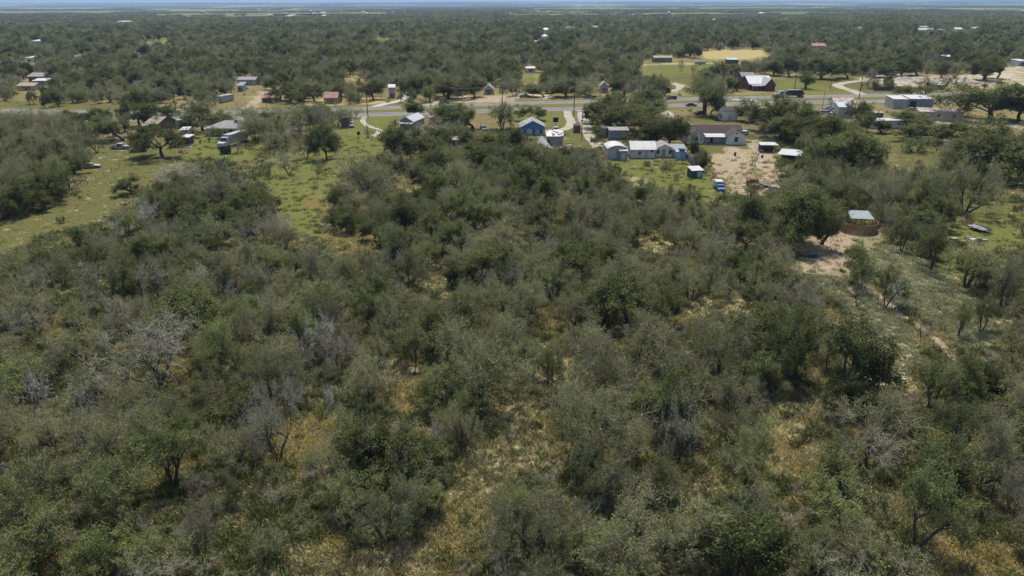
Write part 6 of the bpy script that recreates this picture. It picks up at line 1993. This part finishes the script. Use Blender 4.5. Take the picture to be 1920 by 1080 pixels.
def gn_scatter(name, P, idx, rotz, scl, cols, label, **tags):
    me = bpy.data.meshes.new(name)
    me.vertices.add(len(P))
    me.vertices.foreach_set("co", np.ascontiguousarray(P, np.float32).ravel())
    a = me.attributes.new("pick", 'INT', 'POINT'); a.data.foreach_set("value", np.ascontiguousarray(idx, np.int32))
    rot = np.zeros((len(P), 3), np.float32); rot[:, 2] = rotz
    a = me.attributes.new("rot", 'FLOAT_VECTOR', 'POINT'); a.data.foreach_set("vector", rot.ravel())
    a = me.attributes.new("scl", 'FLOAT_VECTOR', 'POINT'); a.data.foreach_set("vector", np.ascontiguousarray(scl, np.float32).ravel())
    o = link(name, me, kind="stuff", label=label, **tags)
    ng = bpy.data.node_groups.new(name, "GeometryNodeTree")
    ng.interface.new_socket("Geometry", in_out='INPUT', socket_type='NodeSocketGeometry')
    ng.interface.new_socket("Geometry", in_out='OUTPUT', socket_type='NodeSocketGeometry')
    gi, go = ng.nodes.new("NodeGroupInput"), ng.nodes.new("NodeGroupOutput")
    jn = ng.nodes.new("GeometryNodeJoinGeometry")
    def named(n, t):
        x = ng.nodes.new("GeometryNodeInputNamedAttribute"); x.data_type = t; x.inputs['Name'].default_value = n
        return x.outputs[0]
    pk, rt, sc_ = named("pick", 'INT'), named("rot", 'FLOAT_VECTOR'), named("scl", 'FLOAT_VECTOR')
    for c in cols:
        ip, ci = ng.nodes.new("GeometryNodeInstanceOnPoints"), ng.nodes.new("GeometryNodeCollectionInfo")
        ci.inputs[0].default_value = c; ci.inputs[1].default_value = True; ci.inputs[2].default_value = True
        ip.inputs['Pick Instance'].default_value = True
        ng.links.new(gi.outputs[0], ip.inputs['Points'])
        ng.links.new(ci.outputs[0], ip.inputs['Instance'])
        ng.links.new(pk, ip.inputs['Instance Index'])
        ng.links.new(rt, ip.inputs['Rotation'])
        ng.links.new(sc_, ip.inputs['Scale'])
        ng.links.new(ip.outputs[0], jn.inputs[0])
    ng.links.new(jn.outputs[0], go.inputs[0])
    m = o.modifiers.new("scatter", 'NODES'); m.node_group = ng
    return o

def pack(lst_kind, Rr, Hh):
    gi, S = np.zeros(len(Rr), int), np.zeros((len(Rr), 3))
    for i, k in enumerate(KN):
        m = np.where(lst_kind == i)[0]
        if not len(m): continue
        c = RNG.integers(0, len(PROTO[k]), len(m))
        PR_ = np.array([p['R'] for p in PROTO[k]])[c]; PH = np.array([p['H'] for p in PROTO[k]])[c]
        gi[m] = np.array([p['gi'] for p in PROTO[k]])[c]
        S[m, 0] = S[m, 1] = Rr[m] / PR_; S[m, 2] = Hh[m] / PH
    return gi, S
sk = np.array([KN.index(t[4]) for t in stuff]); sr = np.array([t[2] for t in stuff]); sh = np.array([t[3] for t in stuff])
gi_, S_ = pack(sk, sr, sh)
gn_scatter("thicket", np.array([[t[0], t[1], 0] for t in stuff]), gi_, RNG.uniform(0, 6.28, len(stuff)), S_, [GN_T, GN_C], "the rest of the tangled scrub wood before the highway")
m1 = np.hypot(X, Y) < 460
gi_, S_ = pack(K, Rd, Hh)
P3 = np.stack([X, Y, np.zeros(len(X))], 1)
rz = RNG.uniform(0, 6.28, len(X))
gn_scatter("roadside_woodland", P3[m1], gi_[m1], rz[m1], S_[m1], [GN_T, GN_C], "scrub wood along and beyond the highway")
gn_scatter("woodland", P3[~m1], gi_[~m1], rz[~m1], S_[~m1], [GN_1], "wide scrub wood stretching away beyond the highway")

# far wood: patches of many trees
GN_P = bpy.data.collections.new("patch_library")
def patch(i, size, step, simplify):
    rg2 = np.random.default_rng(900 + i)
    xs = np.arange(-size / 2, size / 2, step)
    A, B = np.meshgrid(xs, xs)
    A = A.ravel() + rg2.uniform(-.5, .5, A.size) * step; B = B.ravel() + rg2.uniform(-.5, .5, B.size) * step
    VV, QQ, MM, AA, o = [], [], [], [], 0
    kinds = ['mesquite', 'oak', 'elm', 'half', 'half', 'mesquite']
    for a, b in zip(A, B):
        k = kinds[rg2.integers(len(kinds))]
        (Tt, Cc, H, Rr) = LOD2[k][rg2.integers(len(LOD2[k]))]
        r = rg2.uniform(2.6, 5.0); h = r * rg2.uniform(1.0, 1.5) + 1.6
        ang = rg2.uniform(0, 6.28)
        V = Cc[0]; Q = Cc[1]
        if simplify < 1:
            n_ = len(Q); sel = rg2.random(n_) < simplify
            Q = Q[sel]; Vn = V[Q.ravel()]; cc = Vn.reshape(-1, 4, 3).mean(1, keepdims=True); Vn = (cc + (Vn.reshape(-1, 4, 3) - cc) * 1.7).reshape(-1, 3)
            att = Cc[3][Q.ravel()]; V = Vn; Q = np.arange(len(V)).reshape(-1, 4)
        else:
            att = Cc[3]
        c_, s_ = math.cos(ang), math.sin(ang)
        W = np.stack([(V[:, 0] * c_ - V[:, 1] * s_) * r / Rr + a, (V[:, 0] * s_ + V[:, 1] * c_) * r / Rr + b, V[:, 2] * h / H], 1)
        VV.append(W); QQ.append(Q + o); o += len(W)
        MM.append(np.full(len(Q), ['mesquite', 'oak', 'elm', 'half'].index(k))); AA.append(np.clip(att * .6 + rg2.uniform(-.5, .8), 0, 1.3))
    return np_mesh("patch", np.concatenate(VV), np.concatenate(QQ), [LEAF['mesquite'], LEAF['oak'], LEAF['elm'], LEAF['half']], np.concatenate(MM), np.concatenate(AA))
for i in range(3):
    GN_P.objects.link(bpy.data.objects.new("p%02d_patch" % i, patch(i, 42, 6.6, 1)))
for i in range(3, 6):
    GN_P.objects.link(bpy.data.objects.new("p%02d_patch" % i, patch(i, 130, 9.5, .25)))
Xp, Yp = jitter(1480, 3400, 40)
f_, _ = fields(Xp, Yp)
Xf = ~f_
# leave the long tan field open
gfield = [g for g, s in ZP['gold'] if g[:, 1].max() > 3000]
for g in gfield: Xf &= ~pip(Xp, Yp, g)
bx = np.zeros(len(Xp), bool)
for s in range(0, len(Xp), 4000):
    px, py = project(np.stack([Xp[s:s + 4000], Yp[s:s + 4000], np.full(len(Xp[s:s + 4000]), 5.0)], 1))
    for (x0, y0, x1, y1) in BOXES:
        if y1 < 90: bx[s:s + 4000] |= (px > x0 - 1) & (px < x1 + 1) & (py > y0) & (py < y1)
Xf &= ~bx
Xp, Yp = Xp[Xf], Yp[Xf]
Xq, Yq = jitter(3380, 27000, 125)
f_, _ = fields(Xq, Yq)
Xf = ~f_
Xf &= RNG.random(len(Xq)) < np.clip(1.25 - np.hypot(Xq, Yq) / 30000, .3, 1)
for g in gfield: Xf &= ~pip(Xq, Yq, g)
Xq, Yq = Xq[Xf], Yq[Xf]
print("patches", len(Xp), len(Xq), "trees", len(trees), len(near), len(X), cnt, "stuff", len(stuff))
P3 = np.concatenate([np.stack([Xp, Yp, 0 * Xp], 1), np.stack([Xq, Yq, relief(Xq, Yq)], 1)])
gi_ = np.concatenate([RNG.integers(0, 3, len(Xp)), RNG.integers(3, 6, len(Xq))])
S_ = np.ones((len(P3), 3)); S_[:, 2] = RNG.uniform(.8, 1.3, len(P3))
gn_scatter("far_woodland", P3, gi_, RNG.uniform(0, 6.28, len(P3)), S_, [GN_P], "woods and hedgerows of the plain out to the horizon")

# ------------------------------------------------------------------ grass, forbs, flowers, brush on the ground
GN_G = bpy.data.collections.new("tuft_library")
def grassmat(name, a, b):
    return leafmat(name, a, b, tuple((x + y) / 2 for x, y in zip(a, b)), .25, .4)
GM = [grassmat("straw_blade", (.29, .265, .13), (.44, .405, .22)), grassmat("green_blade", (.11, .13, .04), (.19, .205, .075)), grassmat("brown_forb", (.145, .125, .065), (.25, .215, .115)),
      grassmat("flower_head", (.42, .27, .04), (.54, .38, .08)), grassmat("pale_forb", (.28, .29, .15), (.40, .40, .24)), grassmat("dark_forb", (.07, .09, .03), (.13, .15, .055))]
def tuft(i, n, h, spread, mats, share, flat=0.0, w=.05):
    r2 = np.random.default_rng(50 + i)
    a = r2.uniform(0, 6.28, n); d0 = spread * np.sqrt(r2.random(n))
    b = np.stack([d0 * np.cos(a), d0 * np.sin(a), np.zeros(n)], 1)
    le = r2.normal(size=(n, 3)) * .45; le[:, 2] = 0
    hh = h * r2.uniform(.5, 1.2, n)
    tip = b + np.stack([np.cos(a) * .3, np.sin(a) * .3, np.ones(n)], 1) * hh[:, None] * (1 - flat) + le * hh[:, None]
    sd = nrm(np.cross(tip - b, r2.normal(size=(n, 3)))) * w
    V = np.stack([b - sd, b + sd, tip + sd * .4, tip - sd * .4], 1).reshape(-1, 3)
    Q = np.arange(4 * n).reshape(-1, 4)
    mi = (r2.random(n) < share).astype(int)
    if share and len(mats) > 1:      # flower heads: small faces at the tips
        m = mi == 1
        c = tip[m]; e = r2.normal(size=(m.sum(), 3)) * .04; f = r2.normal(size=(m.sum(), 3)) * .04
        V2 = np.stack([c - e, c + f, c + e, c - f], 1)
        Vr = V.reshape(-1, 4, 3); Vr[m] = V2; V = Vr.reshape(-1, 3)
    return np_mesh("tuft", V, Q, mats, mi, np.repeat(r2.random(n), 4))
TU = [tuft(0, 26, .35, .42, [GM[0]], 0), tuft(1, 26, .30, .45, [GM[1]], 0), tuft(2, 24, .40, .35, [GM[2]], 0), tuft(3, 44, .45, .65, [GM[0], GM[3]], .42), tuft(4, 40, .22, .35, [GM[4]], 0, w=.06),
      tuft(5, 40, .8, .5, [GM[5]], 0, w=.07), tuft(6, 22, .45, .35, [GM[0], GM[3]], .14)]
for i, m in enumerate(TU): GN_G.objects.link(bpy.data.objects.new("t%02d_tuft" % i, m))
N = 150000
th = RNG.uniform(-.80, .80, N)
rr_ = 36 * (250 / 36) ** (RNG.random(N) ** .8)
gx, gy = rr_ * np.sin(th), rr_ * np.cos(th)
px, py = project(np.stack([gx, gy, 0 * gx], 1))
k = (px > -60) & (px < 1980) & (py < 1110)
gx, gy = gx[k], gy[k]
w = zones(gx, gy)
u = RNG.random(len(gx)); v = RNG.random(len(gx))
fl = wob(gx, gy, 14) + .5 * wob(gx, gy, 5)
pick = np.where(u < .42, 0, np.where(u < .62, 1, np.where(u < .86, 2, np.where(u < .93, 5, 6))))
pick = np.where((w['pale'] > .4) & (v < .8), np.where(u < .7, 0, 2), pick)
pick = np.where((fl > .75) & (v < .5), 3, pick)
pick = np.where((w['flower'] > .3) & (v < np.where(w['pale'] > .4, .3, .45)), 3, pick)
pick = np.where((w['lush'] > .5), np.where(v < .9, 1, 0), pick)
pick = np.where((w['olive'] > .5), np.where(v < .55, 1, np.where(v < .9, 0, 2)), pick)
pick = np.where((w['mat'] > .5), np.where(v < .9, 4, 2), pick)
drop = (w['dirt'] > .4) & (u < .93)
drop |= (w['gravel'] > .4)
drop |= ((w['olive'] > .5) | (w['lush'] > .5)) & (RNG.random(len(gx)) < np.clip((np.hypot(gx, gy) - 85) / 60, .35, .93))
drop |= (w['pale'] > .5) & (RNG.random(len(gx)) < .45)
drop |= (w['mat'] > .5) & (RNG.random(len(gx)) < .12)
dd = np.minimum(line_dist(gx, gy, FL), line_dist(gx, gy, NL)); drop |= dd < 6.5
px, py = project(np.stack([gx, gy, 0 * gx], 1))
for (bx0, by0, bx1, by1) in ((1285, 225, 1402, 275), (1135, 262, 1290, 301)):
    drop |= (px > bx0) & (px < bx1) & (py > by0) & (py < by1)
gx, gy, pick = gx[~drop], gy[~drop], pick[~drop]
s = RNG.uniform(.6, 1.35, len(gx)) * np.clip(np.hypot(gx, gy) / 110, .8, 1.8)
lz = np.where((w['olive'][~drop] > .5), .35, 1.0) * np.where(np.hypot(gx, gy) > 120, .7, 1.0)
gn_scatter("grass", np.stack([gx, gy, 0 * gx], 1), pick, RNG.uniform(0, 6.28, len(gx)), np.stack([s, s, s * lz], 1), [GN_G], "dry and green grass with orange wildflowers covering the ground")
# brush between the trees
N = 3300
th = RNG.uniform(-.80, .80, N); rr_ = 38 * (420 / 38) ** RNG.random(N)
gx, gy = rr_ * np.sin(th), rr_ * np.cos(th)
w = zones(gx, gy)
dens = wob(gx, gy, 18)
k = (w['flower'] < .4) & (w['dirt'] < .3) & (w['gravel'] < .3) & (w['pale'] < .4) & (w['mat'] < .5) & (w['verge'] < .2) & ~((w['olive'] > .3) & (RNG.random(N) < .93)) & ~((w['lush'] > .3) & (RNG.random(N) < .85)) & (dens > -.6)
px, py = project(np.stack([gx, gy, np.full(N, .5)], 1))
for p in OPEN[25:27] + OPEN[-30:]:
    k &= ~pip(px, py, p)
gx, gy = gx[k], gy[k]
kk = RNG.random(len(gx))
c = RNG.integers(0, 3, len(gx))
gi_ = np.array([p['gi'] for p in PROTO['bush']])[c]
gi_ = np.where(kk < .08, np.array([p['gi'] for p in PROTO['dead']])[c], gi_)
gi_ = np.where((kk > .08) & (kk < .5), np.array([p['gi'] for p in PROTO['half']])[c], gi_)
s = RNG.uniform(.35, .9, len(gx)); s = np.where(kk < .5, s * .38, s)
gn_scatter("undergrowth", np.stack([gx, gy, 0 * gx], 1), gi_, RNG.uniform(0, 6.28, len(gx)), np.stack([s, s, s * .9], 1), [GN_T, GN_C], "low brush and dead twigs between the trees")

# ------------------------------------------------------------------ the air over the plain
HZ = 160.0
hm, nt, out = nodes_of("haze_air")
pv = nt.nodes.new("ShaderNodeVolumePrincipled")
pv.inputs['Color'].default_value = (0.42, 0.62, 0.90, 1)
pv.inputs['Density'].default_value = 0.00006
pv.inputs['Anisotropy'].default_value = 0.0
nt.links.new(pv.outputs[0], out.inputs['Volume'])
mb = MB(); mb.box((0, 0, (HZ - 1.0) / 2), (92000, 92000, HZ + 1.0), hm)
mb.build("haze", kind="stuff")
